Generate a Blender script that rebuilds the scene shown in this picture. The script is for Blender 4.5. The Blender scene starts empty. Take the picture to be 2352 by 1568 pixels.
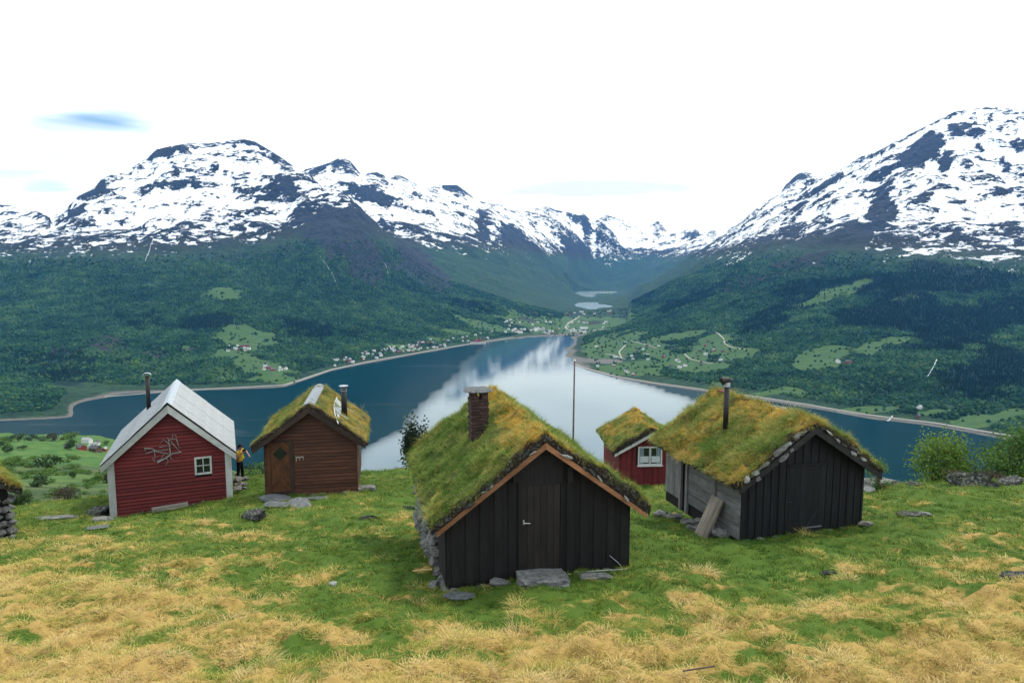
import bpy, bmesh, math, random
import numpy as np
from mathutils import Vector, Matrix, Euler

# ------------------------------------------------------------------ camera, sky, sun, exposure
SC = bpy.context.scene
CAMZ = 380.0                      # the camera hovers 380 m above the fjord, which lies at z = 0
F, CX, CY, HY = 1568.0, 1176.0, 784.0, 614.0    # survey grid of the photograph: focal length, centre, horizon row
PITCH = math.atan((CY - HY) / F)
PC, PS = math.cos(PITCH), math.sin(PITCH)
cam = bpy.data.objects.new('camera', bpy.data.cameras.new('camera'))
SC.collection.objects.link(cam)
cam.location = (0, 0, CAMZ)
cam.rotation_euler = (math.pi / 2 - PITCH, 0, 0)
cam.data.sensor_width = 36.0
cam.data.lens = 24.0
cam.data.clip_start = 0.2
cam.data.clip_end = 80000
SC.camera = cam

SUN_AZ, SUN_EL = math.radians(48), math.radians(58)     # azimuth clockwise from +Y: ahead and to the right
W = bpy.data.worlds.new('World'); SC.world = W; W.use_nodes = True
def build_world():
    nt = W.node_tree; nt.nodes.clear(); L = nt.links.new
    out = nt.nodes.new('ShaderNodeOutputWorld'); bg = nt.nodes.new('ShaderNodeBackground')
    bg.inputs['Strength'].default_value = 0.1
    sky = nt.nodes.new('ShaderNodeTexSky'); sky.sky_type = 'NISHITA'; sky.sun_disc = False
    sky.sun_elevation = SUN_EL; sky.sun_rotation = SUN_AZ; sky.altitude = 400
    tc = nt.nodes.new('ShaderNodeTexCoord')
    def math_(op, a, b=None, c=None):
        n = nt.nodes.new('ShaderNodeMath'); n.operation = op
        for i, v in enumerate((a, b, c)):
            if v is None: continue
            if isinstance(v, (int, float)): n.inputs[i].default_value = v
            else: L(v, n.inputs[i])
        return n.outputs[0]
    sp = nt.nodes.new('ShaderNodeSeparateXYZ'); L(tc.outputs['Generated'], sp.inputs[0])
    x, y, z = sp.outputs
    # thin stratus: noise stretched along the horizon
    mp = nt.nodes.new('ShaderNodeMapping'); mp.inputs['Scale'].default_value = (2.2, 2.2, 13)
    L(tc.outputs['Generated'], mp.inputs['Vector'])
    nz = nt.nodes.new('ShaderNodeTexNoise'); nz.inputs['Scale'].default_value = 1.6
    nz.inputs['Detail'].default_value = 3; nz.inputs['Roughness'].default_value = 0.55
    L(mp.outputs[0], nz.inputs['Vector'])
    gap = math_('MULTIPLY', math_('SUBTRACT', nz.outputs['Fac'], 0.60), 1.2)
    gap = math_('MINIMUM', math_('MAXIMUM', gap, 0.0), 0.12)
    # breaks in the cloud sheet, by direction (azimuth tangent, elevation tangent, half sizes, depth)
    inv = math_('DIVIDE', 1.0, math_('MAXIMUM', y, 0.02))
    ta, te = math_('MULTIPLY', x, inv), math_('MULTIPLY', z, inv)
    wob = math_('MULTIPLY', math_('SUBTRACT', nz.outputs['Fac'], 0.5), 3.4)
    fwd = math_('GREATER_THAN', y, 0.05)
    for a0, e0, wa, we, dep in ((-0.60, 0.205, 0.13, 0.020, 1.3), (-0.67, 0.118, 0.06, 0.014, 0.9),
                                (-0.66, 0.16, 0.05, 0.008, 0.5)):
        da = math_('DIVIDE', math_('SUBTRACT', ta, a0), wa); de = math_('DIVIDE', math_('SUBTRACT', te, e0), we)
        d = math_('ADD', math_('MULTIPLY', da, da), math_('MULTIPLY', de, de))
        b = math_('SUBTRACT', 1.0, math_('ADD', math_('MULTIPLY', d, 0.8), wob))
        b = math_('MULTIPLY', math_('MINIMUM', math_('MAXIMUM', b, 0.0), 1.0), dep)
        gap = math_('MAXIMUM', gap, math_('MULTIPLY', b, fwd))
    mix = nt.nodes.new('ShaderNodeMix'); mix.data_type = 'RGBA'
    L(gap, mix.inputs['Factor'])
    veil = nt.nodes.new('ShaderNodeMix'); veil.data_type = 'RGBA'         # thin bright overcast with greyer layers low down
    low = math_('SUBTRACT', 1.0, math_('MULTIPLY', math_('MAXIMUM', math_('SUBTRACT', z, .10), 0.0), 5.5))
    vf = math_('MULTIPLY', math_('MINIMUM', math_('MAXIMUM', math_('MULTIPLY', math_('SUBTRACT', nz.outputs['Fac'], .53), 6.0), 0.0), 1.0), math_('MAXIMUM', low, .12))
    for a0, e0, wa, we, dep in ((.11, .112, .20, .016, 1.0), (.04, .142, .17, .010, .8)):
        da = math_('DIVIDE', math_('SUBTRACT', ta, a0), wa); de = math_('DIVIDE', math_('SUBTRACT', te, e0), we)
        b = math_('SUBTRACT', 1.15, math_('ADD', math_('MULTIPLY', math_('ADD', math_('MULTIPLY', da, da), math_('MULTIPLY', de, de)), .9), wob))
        vf = math_('MAXIMUM', vf, math_('MULTIPLY', math_('MULTIPLY', math_('MINIMUM', math_('MAXIMUM', b, 0.0), 1.0), dep), fwd))
    L(vf, veil.inputs['Factor']); veil.inputs['A'].default_value = (13.0, 14.5, 15.7, 1); veil.inputs['B'].default_value = (6.9, 7.4, 8.3, 1); L(veil.outputs['Result'], mix.inputs['A'])
    hs = nt.nodes.new('ShaderNodeHueSaturation'); hs.inputs['Value'].default_value = 1.0; hs.inputs['Saturation'].default_value = 1.35
    L(sky.outputs[0], hs.inputs['Color']); L(hs.outputs[0], mix.inputs['B'])
    L(mix.outputs['Result'], bg.inputs['Color']); L(bg.outputs[0], out.inputs[0])
build_world()
sun = bpy.data.objects.new('sun', bpy.data.lights.new('sun', 'SUN'))
SC.collection.objects.link(sun)
sun.data.energy = 2.8; sun.data.angle = math.radians(9); sun.data.color = (1, .95, .86)
sun.rotation_euler = Vector((-math.sin(SUN_AZ) * math.cos(SUN_EL), -math.cos(SUN_AZ) * math.cos(SUN_EL), -math.sin(SUN_EL))).to_track_quat('-Z', 'Y').to_euler()
vs = SC.view_settings
vs.view_transform = 'Standard'; vs.look = 'None'; vs.exposure = 0.35; vs.gamma = 1.0; vs.use_curve_mapping = False
cy = SC.cycles
cy.use_denoising = True
try: cy.denoiser = 'OPENIMAGEDENOISE'
except Exception: pass
cy.max_bounces = 5; cy.diffuse_bounces = 2; cy.glossy_bounces = 3; cy.transmission_bounces = 3
cy.transparent_max_bounces = 8; cy.volume_bounces = 0
cy.sample_clamp_indirect = 6
SC.render.threads_mode = 'AUTO'
# ------------------------------------------------------------------ general helpers
RNG = np.random.default_rng(7)
random.seed(11)
COL = SC.collection

def ray(px, py):
    """slope of the sight line through a survey point: (x per metre ahead, rise per metre ahead)"""
    v = (CY - py) / F
    k = PC + v * PS
    return (px - CX) / F / k, (-PS + v * PC) / k

def at(px, py, y):
    u, t = ray(px, py)
    return Vector((u * y, y, CAMZ + t * y))

def hashf(ix, iy, seed):
    h = (ix.astype(np.int64) * 374761393 + iy.astype(np.int64) * 668265263 + seed * 1442695041) & 0xFFFFFFFF
    h = ((h ^ (h >> 13)) * 1274126177) & 0xFFFFFFFF
    h = ((h ^ (h >> 16)) * 2246822519) & 0xFFFFFFFF
    return ((h ^ (h >> 15)) & 0xFFFFFF) / float(0xFFFFFF)

def noise(x, y, seed=0):
    """gradient noise, about -1..1"""
    x = np.asarray(x, float); y = np.asarray(y, float)
    ix, iy = np.floor(x), np.floor(y); fx, fy = x - ix, y - iy
    sx, sy = fx * fx * fx * (fx * (fx * 6 - 15) + 10), fy * fy * fy * (fy * (fy * 6 - 15) + 10)
    def g(ax, ay):
        a = hashf(ix + ax, iy + ay, seed) * 2 * np.pi
        return np.cos(a) * (fx - ax) + np.sin(a) * (fy - ay)
    n0 = g(0, 0) * (1 - sx) + g(1, 0) * sx
    n1 = g(0, 1) * (1 - sx) + g(1, 1) * sx
    return 1.5 * (n0 * (1 - sy) + n1 * sy)

def fbm(x, y, octs=5, seed=0, gain=.5):
    s, a, n = 0, 1.0, 0
    for i in range(octs):
        s = s + a * noise(x * 2 ** i, y * 2 ** i, seed + i * 17); n += a; a *= gain
    return s / n * 1.4

def ridged(x, y, octs=5, seed=0, gain=.5):
    s, a, n = 0, 1.0, 0
    for i in range(octs):
        s = s + a * (1 - np.abs(noise(x * 2 ** i, y * 2 ** i, seed + i * 13)) * 1.6); n += a; a *= gain
    return s / n

def smooth(a, b, x):
    t = np.clip((np.asarray(x, float) - a) / (b - a), 0, 1)
    return t * t * (3 - 2 * t)

class RBF:
    def __init__(self, P, v, c=.03, lam=1e-5):
        P = np.asarray(P, float); v = np.asarray(v, float); n = len(P)
        d = np.sqrt(((P[:, None] - P[None]) ** 2).sum(-1) + c * c)
        A = np.zeros((n + 3, n + 3)); A[:n, :n] = -d + lam * np.eye(n)
        A[:n, n] = 1; A[:n, n + 1:] = P; A[n, :n] = 1; A[n + 1:, :n] = P.T
        self.w = np.linalg.solve(A, np.r_[v, 0, 0, 0]); self.P = P; self.c = c
    def __call__(self, a, b):
        a = np.asarray(a, float); b = np.asarray(b, float); n = len(self.P)
        s = self.w[n] + self.w[n + 1] * a + self.w[n + 2] * b
        for i in range(n):
            s = s - self.w[i] * np.sqrt((a - self.P[i, 0]) ** 2 + (b - self.P[i, 1]) ** 2 + self.c ** 2)
        return s

def mesh_np(name, verts, faces, mats=(), smoothing=False, attrs=None):
    """mesh from numpy arrays; faces (n,4) or (n,3)"""
    me = bpy.data.meshes.new(name)
    verts = np.ascontiguousarray(verts, np.float32); faces = np.ascontiguousarray(faces, np.int32)
    k = faces.shape[1]
    me.vertices.add(len(verts)); me.vertices.foreach_set('co', verts.ravel())
    me.loops.add(faces.size); me.loops.foreach_set('vertex_index', faces.ravel())
    me.polygons.add(len(faces)); me.polygons.foreach_set('loop_start', np.arange(0, faces.size, k, dtype=np.int32))
    me.polygons.foreach_set('loop_total', np.full(len(faces), k, np.int32))
    if smoothing: me.polygons.foreach_set('use_smooth', np.ones(len(faces), bool))
    for m in mats: me.materials.append(m)
    for an, av in (attrs or {}).items():
        a = me.attributes.new(an, 'FLOAT', 'POINT'); a.data.foreach_set('value', np.ascontiguousarray(av, np.float32).ravel())
    me.update(calc_edges=True)
    return me

def grid_faces(r, c):
    i = np.arange((r - 1) * c).reshape(r - 1, c)[:, :-1].ravel()
    return np.stack([i, i + 1, i + c + 1, i + c], 1)

def put(name, me, parent=None, loc=(0, 0, 0), rot=(0, 0, 0), scale=(1, 1, 1)):
    o = bpy.data.objects.new(name, me); COL.objects.link(o)
    if parent: o.parent = parent
    o.location = loc; o.rotation_euler = rot; o.scale = scale
    return o

def tag(o, label=None, cat=None, group=None, kind=None):
    if label: o['label'] = label
    if cat: o['category'] = cat
    if group: o['group'] = group
    if kind: o['kind'] = kind
    return o

def thing(name, label, cat, loc=(0, 0, 0), rz=0, group=None):
    o = put(name, None, None, loc, (0, 0, rz)); o.empty_display_size = .3
    return tag(o, label, cat, group)

class MB:
    """collects shapes into one mesh"""
    def __init__(s): s.v, s.f, s.m = [], [], []
    def add(s, v, f, mi=0):
        b = len(s.v); s.v += [tuple(p) for p in v]; s.f += [tuple(i + b for i in q) for q in f]; s.m += [mi] * len(f); return s
    def box(s, a, b, mi=0):
        (x0, y0, z0), (x1, y1, z1) = a, b
        v = [(x0, y0, z0), (x1, y0, z0), (x1, y1, z0), (x0, y1, z0), (x0, y0, z1), (x1, y0, z1), (x1, y1, z1), (x0, y1, z1)]
        return s.add(v, [(3, 2, 1, 0), (4, 5, 6, 7), (0, 1, 5, 4), (1, 2, 6, 5), (2, 3, 7, 6), (3, 0, 4, 7)], mi)
    def prism(s, poly, y0, y1, mi=0, axis='y'):
        """polygon in x,z (counter-clockwise seen from -y) extruded along y"""
        n = len(poly)
        v = [(p[0], y0, p[1]) for p in poly] + [(p[0], y1, p[1]) for p in poly]
        f = [tuple(range(n)), tuple(range(2 * n - 1, n - 1, -1))] + [(i, i + n, (i + 1) % n + n, (i + 1) % n) for i in range(n)]
        return s.add(v, f, mi)
    def tube(s, pts, rad, n=8, mi=0, cap=True):
        pts = [Vector(p) for p in pts]; k = len(pts)
        if not isinstance(rad, (list, tuple)): rad = [rad] * k
        ring = []; up = Vector((.13, .21, 1)).normalized()
        for i, p in enumerate(pts):
            d = (pts[min(i + 1, k - 1)] - pts[max(i - 1, 0)]).normalized()
            if abs(d.dot(up)) > .97: up = Vector((1, .1, 0)).normalized()
            a = d.cross(up).normalized(); b = d.cross(a)
            ring.append([p + (a * math.cos(q * 2 * math.pi / n) + b * math.sin(q * 2 * math.pi / n)) * rad[i] for q in range(n)])
        v = [q for r in ring for q in r]
        f = [(i * n + j, i * n + (j + 1) % n, (i + 1) * n + (j + 1) % n, (i + 1) * n + j) for i in range(k - 1) for j in range(n)]
        if cap: f += [tuple(range(n - 1, -1, -1)), tuple(range((k - 1) * n, k * n))]
        return s.add(v, f, mi)
    def mesh(s, name, mats=(), smoothing=False):
        me = bpy.data.meshes.new(name); me.from_pydata(s.v, [], s.f)
        for m in (mats if isinstance(mats, (list, tuple)) else [mats]): me.materials.append(m)
        if any(s.m): me.polygons.foreach_set('material_index', s.m)
        if smoothing: me.polygons.foreach_set('use_smooth', [True] * len(s.f))
        bm = bmesh.new(); bm.from_mesh(me); bmesh.ops.recalc_face_normals(bm, faces=bm.faces); bm.to_mesh(me); bm.free()
        return me
    def build(s, name, mats, parent=None, loc=(0, 0, 0), rot=(0, 0, 0), smoothing=False):
        return put(name, s.mesh(name, mats, smoothing), parent, loc, rot)

# ------------------------------------------------------------------ node helper
ALBEDO = .72      # the colours below are as the eye reads them in daylight; this brings them to reflectances
class NT:
    def __init__(s, name, rough=.8, spec=.2):
        s.m = bpy.data.materials.new(name); s.m.use_nodes = True
        s.t = s.m.node_tree; s.t.nodes.clear(); s.L = s.t.links.new
        s.out = s.t.nodes.new('ShaderNodeOutputMaterial'); s.b = s.t.nodes.new('ShaderNodeBsdfPrincipled')
        s.b.inputs['Roughness'].default_value = rough; s.b.inputs['Specular IOR Level'].default_value = spec
        s.L(s.b.outputs[0], s.out.inputs[0]); s._tc = None
    def set(s, sock, v):
        if isinstance(v, (int, float)): sock.default_value = v
        elif isinstance(v, (tuple, list)): sock.default_value = (*v, 1) if len(v) == 3 and sock.type == 'RGBA' else v
        else: s.L(v, sock)
    def n(s, t): return s.t.nodes.new('ShaderNode' + t)
    def tc(s, which='Object'):
        if not s._tc: s._tc = s.n('TexCoord')
        return s._tc.outputs[which]
    def pos(s): return s.n('NewGeometry').outputs['Position']
    def map(s, vec, scale=(1, 1, 1), rot=(0, 0, 0), loc=(0, 0, 0)):
        m = s.n('Mapping'); s.L(vec, m.inputs['Vector']); m.inputs['Scale'].default_value = scale
        m.inputs['Rotation'].default_value = rot; m.inputs['Location'].default_value = loc; return m.outputs[0]
    def noise(s, vec, scale, detail=4, rough=.55, dist=0):
        m = s.n('TexNoise'); s.L(vec, m.inputs['Vector']); m.inputs['Scale'].default_value = scale
        m.inputs['Detail'].default_value = detail; m.inputs['Roughness'].default_value = rough; m.inputs['Distortion'].default_value = dist
        return m.outputs['Fac']
    def voro(s, vec, scale, out='Distance', feature='F1'):
        m = s.n('TexVoronoi'); m.feature = feature; s.L(vec, m.inputs['Vector']); m.inputs['Scale'].default_value = scale; return m.outputs[out]
    def math(s, op, a, b=None, c=None, clamp=False):
        m = s.n('Math'); m.operation = op; m.use_clamp = clamp
        for i, v in enumerate((a, b, c)):
            if v is not None: s.set(m.inputs[i], v)
        return m.outputs[0]
    def ss(s, a, b, x):
        m = s.n('MapRange'); m.interpolation_type = 'SMOOTHSTEP'; s.set(m.inputs['Value'], x)
        s.set(m.inputs['From Min'], a); s.set(m.inputs['From Max'], b); return m.outputs['Result']
    def mix(s, f, a, b, mode='MIX'):
        m = s.n('Mix'); m.data_type = 'RGBA'; m.blend_type = mode
        s.set(m.inputs['Factor'], f); s.set(m.inputs['A'], a); s.set(m.inputs['B'], b); return m.outputs['Result']
    def ramp(s, f, stops):
        m = s.n('ValToRGB'); s.L(f, m.inputs[0]); e = m.color_ramp.elements
        while len(e) < len(stops): e.new(.5)
        for k, (p, c) in zip(e, stops): k.position = p; k.color = (*c, 1)
        return m.outputs[0]
    def attr(s, name, typ='GEOMETRY', out='Fac'):
        m = s.n('Attribute'); m.attribute_name = name; m.attribute_type = typ; return m.outputs[out]
    def sep(s, vec):
        m = s.n('SeparateXYZ'); s.L(vec, m.inputs[0]); return m.outputs
    def orand(s): return s.n('ObjectInfo').outputs['Random']
    def bump(s, h, strength=.5, dist=.02):
        m = s.n('Bump'); s.L(h, m.inputs['Height']); m.inputs['Strength'].default_value = strength; m.inputs['Distance'].default_value = dist
        s.L(m.outputs[0], s.b.inputs['Normal']); return m
    def base(s, c, k=ALBEDO):
        if k != 1: c = s.mix(1.0, c, (k, k, k), 'MULTIPLY')
        s.set(s.b.inputs['Base Color'], c); s.col = c; return s
    def rough(s, v): s.set(s.b.inputs['Roughness'], v); return s

# ------------------------------------------------------------------ the far shore: terrain
FAR_PTS = []          # (survey x, survey y, metres ahead)  -> (u, ln y, rise per metre)
def shore(px, py):    # a point of the waterline: distance follows from the camera's height
    u, t = ray(px, py); FAR_PTS.append((u, math.log(-CAMZ / t), t))
def pt(px, py, y):
    u, t = ray(px, py); FAR_PTS.append((u, math.log(y), t))
def lvl(px, y, z):    # a point by direction, distance and height above the fjord
    u = (px - CX) / F; FAR_PTS.append((u, math.log(y), (z - CAMZ) / y))
LEFT_SHORE = [(-420, 985), (-250, 975), (-60, 970), (60, 964), (165, 957), (172, 930), (240, 914), (400, 900), (530, 894), (650, 889), (690, 876), (760, 852), (830, 837), (900, 824), (1000, 806), (1100, 789), (1180, 778), (1260, 773)]
HEAD_SHORE = [(1300, 771), (1336, 770)]
RIGHT_SHORE = [(1318, 785), (1296, 800), (1297, 818), (1312, 836), (1350, 851), (1420, 869), (1500, 883), (1600, 897), (1740, 917), (1850, 935), (2000, 962), (2150, 980), (2280, 1004), (2400, 1025), (2600, 1060), (2900, 1110)]
for p in LEFT_SHORE + HEAD_SHORE + RIGHT_SHORE: shore(*p)
for px, y, z in ((-420, 1300, -60), (-100, 1300, -60), (100, 1350, -60), (300, 1400, -60), (300, 1750, -50), (600, 1800, -60), (900, 1700, -60), (1100, 1900, -60), (1200, 2600, -50), (1220, 3300, -20), (1290, 3500, -12),
                 (1300, 1700, -60), (1500, 1500, -60), (1800, 1400, -60), (2100, 1300, -60), (2400, 1250, -60), (2900, 1000, -60), (1000, 2400, -50), (800, 2000, -50), (1250, 2400, -40), (1400, 1900, -40)): lvl(px, y, z)
# valley floor and lakes
for px, y, z in ((1180, 3900, 14), (1260, 4000, 10), (1340, 4100, 12), (1420, 4050, 22), (1230, 4700, 34), (1320, 4700, 32), (1400, 4800, 36), (1365, 5300, 48), (1365, 5800, 47), (1365, 6300, 49),
                 (1300, 5700, 64), (1430, 5700, 66), (1340, 7000, 54), (1355, 8000, 47), (1365, 9000, 47), (1290, 8000, 90), (1440, 8000, 90), (1300, 6700, 74), (1425, 6700, 76), (1370, 9900, 70)): lvl(px, y, z)
# left massif
for p in ((0, 900, 1900), (150, 880, 2200), (0, 800, 2500), (200, 800, 2500), (420, 850, 2350), (400, 780, 2750), (560, 820, 2500), (640, 800, 2750), (760, 800, 2850), (900, 790, 3150), (600, 700, 3350), (1000, 775, 3450), (1100, 745, 3900), (1000, 700, 4000), (1150, 700, 4600),
          (-200, 800, 2500), (-200, 650, 3400), (-300, 560, 4400), (0, 700, 3200), (200, 700, 3300), (400, 650, 3700), (0, 610, 4000), (200, 580, 4300), (400, 560, 4500), (560, 560, 4600), (700, 600, 4300), (800, 650, 4200), (880, 640, 4500),
          (0, 560, 4700), (60, 545, 4900), (125, 508, 5200), (190, 452, 5500), (240, 412, 5800), (300, 384, 6000), (345, 354, 6200), (440, 331, 6500), (480, 336, 6600), (560, 324, 6500), (590, 327, 6400), (640, 357, 6200), (690, 397, 6000), (745, 432, 5700), (795, 462, 5350), (825, 500, 5050), (850, 540, 4850),
          (300, 480, 5200), (450, 440, 5600), (560, 420, 5700), (650, 470, 5300), (720, 520, 4850), (780, 545, 4650), (810, 570, 4550), (640, 520, 4900), (560, 500, 5000), (300, 540, 4800), (880, 600, 4750),
          (-100, 480, 8500), (0, 470, 9000), (50, 480, 9000), (100, 497, 9200), (150, 515, 9200), (-60, 560, 7000), (120, 560, 7000), (60, 530, 7200),
          (200, 470, 7600), (440, 380, 8200), (640, 420, 7600), (800, 520, 6500), (860, 560, 6000)): pt(*p)
# back ridges on the left of the valley
for p in ((700, 392, 8000), (740, 382, 8000), (785, 366, 8000), (806, 380, 7900), (832, 408, 7700), (850, 400, 9000), (876, 396, 9000), (920, 406, 9000), (972, 432, 9000), (1000, 428, 10000), (1045, 425, 10000), (1082, 456, 9800), (1115, 471, 10500),
          (1160, 474, 11500), (1200, 482, 12000), (1256, 476, 12000), (1290, 488, 12000), (1332, 491, 12000), (1370, 502, 12200), (1402, 497, 14000), (1440, 507, 14000), (1480, 522, 14000), (1510, 509, 14000), (1536, 537, 13800),
          (1562, 540, 13500), (1584, 526, 13000), (1622, 531, 13000), (1650, 533, 12500), (1690, 540, 12000),
          (860, 470, 7200), (900, 520, 6600), (960, 520, 6900), (1000, 500, 7600), (1060, 520, 7600), (1100, 540, 7500), (920, 560, 5900), (1000, 600, 5600), (960, 640, 5000), (1080, 620, 5800), (1100, 680, 5000), (1160, 600, 6800), (1180, 650, 6100), (1230, 560, 8500), (1250, 620, 7500),
          (1260, 660, 6900), (1280, 520, 10500), (1300, 600, 9500), (1340, 560, 11000), (1370, 640, 10800), (1380, 600, 11500), (1440, 560, 12500), (1500, 560, 12500), (1480, 600, 11500), (1440, 640, 10300), (1560, 570, 11500), (1540, 600, 10300), (1500, 640, 9000)): pt(*p)
# right massif
for p in ((1350, 800, 3150), (1420, 830, 2750), (1500, 790, 3000), (1600, 850, 2400), (1650, 780, 2900), (1750, 860, 2250), (1850, 860, 2200), (1850, 760, 2800), (2000, 850, 2150), (2000, 750, 2750), (2200, 880, 1950), (2200, 740, 2700), (2352, 900, 1800), (2352, 740, 2600), (2700, 880, 1700), (2700, 650, 2900),
          (1460, 735, 3900), (1460, 690, 5000), (1460, 660, 6500), (1540, 700, 4200), (1550, 640, 6000), (1620, 660, 4400), (1620, 600, 5600), (1700, 650, 4000), (1800, 640, 3800), (1900, 640, 3600), (2050, 640, 3400), (2200, 630, 3350), (2352, 620, 3300),
          (1650, 580, 5600), (1750, 580, 4600), (1880, 585, 4200), (2000, 580, 4000), (2150, 570, 3950), (2352, 560, 3900), (2700, 540, 3800),
          (1656, 547, 7800), (1700, 517, 7600), (1750, 472, 7500), (1792, 450, 7400), (1802, 424, 8600), (1842, 396, 8600), (1892, 407, 8400), (1862, 432, 7000), (1902, 407, 6900), (1952, 377, 6700), (2022, 352, 6500), (2082, 317, 6300), (2152, 272, 6100), (2202, 257, 6000), (2242, 253, 6000), (2352, 252, 6000), (2520, 262, 6000), (2800, 330, 6000),
          (1760, 530, 6000), (1860, 510, 5600), (1900, 480, 5600), (2000, 450, 5400), (2000, 520, 4700), (2120, 400, 5200), (2200, 350, 5400), (2200, 480, 4600), (2352, 350, 5300), (2352, 470, 4500), (2700, 420, 5000),
          (2100, 330, 8000), (2352, 320, 8000), (1800, 520, 9500), (1650, 590, 9500)): pt(*p)
for px in range(-500, 3000, 120): pt(px, 640 if not 1300 < px < 1750 else 600, 15900)
for px, py, y in ((-300, 560, 12000), (0, 540, 12000), (300, 500, 11000), (600, 480, 11000), (800, 470, 11500), (1000, 500, 13000), (1200, 540, 14000), (1900, 480, 11500), (2150, 420, 11500), (2400, 400, 11500)): pt(px, py, y)
FAR = RBF([p[:2] for p in FAR_PTS], [p[2] for p in FAR_PTS], c=.014, lam=6e-5)
NR, NC = 560, 1030
LAKE_Z = 53.0
def wpt(px, py, z=0.0):   # survey point on a level surface -> world x, y
    u, t = ray(px, py); y = (z - CAMZ) / t
    return u * y, y
NEAR_LAKE = [wpt(px, py, LAKE_Z) for px, py in ((1318, 699), (1330, 695), (1352, 694), (1372, 694), (1374, 698), (1396, 700), (1409, 702), (1404, 705), (1388, 706), (1376, 707), (1366, 711), (1352, 710), (1336, 706), (1322, 703))]
FAR_LAKE = [wpt(px, py, LAKE_Z) for px, py in ((1296, 675), (1318, 671), (1340, 669), (1380, 668.4), (1414, 669), (1420, 672), (1400, 675.5), (1386, 675), (1372, 675.5), (1364, 678), (1374, 681), (1358, 685), (1338, 684), (1322, 681), (1328, 678), (1310, 676))]

def inside(poly, x, y):
    x = np.asarray(x); y = np.asarray(y); r = np.zeros(x.shape, bool); n = len(poly)
    for i in range(n):
        (x0, y0), (x1, y1) = poly[i], poly[(i + 1) % n]
        if y0 == y1: continue
        r ^= ((y0 > y) != (y1 > y)) & (x < (x1 - x0) * (y - y0) / (y1 - y0) + x0)
    return r

def coarse(fn, a, b, k=5):
    """a smooth function on a regular grid, evaluated on every k-th node and interpolated"""
    r, c = a.shape
    ri = np.unique(np.r_[np.arange(0, r, k), r - 1]); ci = np.unique(np.r_[np.arange(0, c, k), c - 1])
    v = fn(a[np.ix_(ri, ci)], b[np.ix_(ri, ci)])
    rr, cc = np.arange(r), np.arange(c)
    v = np.stack([np.interp(cc, ci, row) for row in v])
    j = np.clip(np.searchsorted(ri, rr, side='right') - 1, 0, len(ri) - 2); w = ((rr - ri[j]) / (ri[j + 1] - ri[j]))[:, None]
    return v[j] * (1 - w) + v[j + 1] * w

def far_height(u, y):
    ly = np.log(y); x = u * y
    z = CAMZ + y * coarse(FAR, u, ly)
    hi = smooth(20, 420, z); top = smooth(420, 900, z)
    wx = x + 160 * fbm(x / 900, y / 900, 3, 91); wy = y + 160 * fbm(x / 900, y / 900, 3, 92)
    n = hi * (78 * (ridged(wx / 1150, wy / 1150, 6, 5) - .55) + 40 * fbm(x / 330, y / 330, 4, 21)) + top * 85 * (ridged(wx / 620 + 9, wy / 620, 7, 33, .56) - .55)
    blend = 1 - .55 * smooth(7000, 12000, y)
    z = z + n * blend + smooth(3, 60, z) * 3.5 * fbm(x / 90, y / 90, 3, 44)
    z = np.where((u > .06) & (u < .17) & (y > 3900) & (y < 5250), np.minimum(z, np.clip(8 + (y - 3900) * .028, 8, 44)), z)
    # level basins under the two lakes, banks just above them
    nl = inside(NEAR_LAKE, x, y) | inside(FAR_LAKE, x, y)
    valley = smooth(.08, .10, u) * (1 - smooth(.165, .19, u)) * smooth(5000, 5300, y) * (1 - smooth(9600, 10500, y))
    bank = np.maximum(z, LAKE_Z + 1.5)
    bank = LAKE_Z + 1.5 + (bank - LAKE_Z - 1.5) * .35
    z = z * (1 - valley) + valley * bank
    z = np.where(nl, LAKE_Z - 4, z)
    return z
UU = np.linspace(-1.2, 1.2, NC); LY = np.linspace(math.log(1250), math.log(16000), NR)
U2, Y2 = np.meshgrid(UU, np.exp(LY)); X2 = U2 * Y2
Z2 = far_height(U2, Y2)
SKY_L = [(0, 480), (60, 485), (100, 505), (170, 510), (236, 540), (300, 500), (360, 440), (420, 412), (470, 360), (520, 338), (570, 335), (620, 300), (680, 262), (720, 225), (800, 208), (860, 200), (900, 197), (960, 200), (1040, 188), (1120, 180), (1170, 190), (1230, 225), (1290, 262), (1350, 305), (1388, 327), (1402, 318), (1460, 305), (1520, 285), (1550, 268), (1580, 265), (1610, 280), (1650, 330), (1670, 352), (1690, 335), (1750, 330), (1790, 348), (1840, 345), (1900, 380), (1955, 408), (1990, 398), (2040, 390), (2100, 390), (2140, 420), (2190, 458), (2240, 475), (2300, 480)]
SKY_R = [(0, 495), (60, 502), (110, 498), (160, 488), (200, 505), (260, 515), (310, 530), (330, 520), (370, 560), (400, 545), (430, 527), (480, 540), (520, 555), (590, 590), (640, 575), (670, 553), (690, 575), (720, 612), (770, 612), (800, 595), (840, 592), (870, 608), (890, 600), (930, 598), (960, 625), (1000, 590), (1060, 550), (1120, 500), (1180, 460), (1230, 430), (1260, 385), (1310, 340), (1340, 328), (1370, 335), (1400, 352), (1440, 357), (1470, 340), (1540, 300), (1600, 260), (1680, 235), (1760, 190), (1840, 150), (1900, 122), (1970, 85), (2030, 55), (2110, 42), (2180, 33), (2250, 35), (2352, 38), (2700, 60), (3300, 300)]
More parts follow.
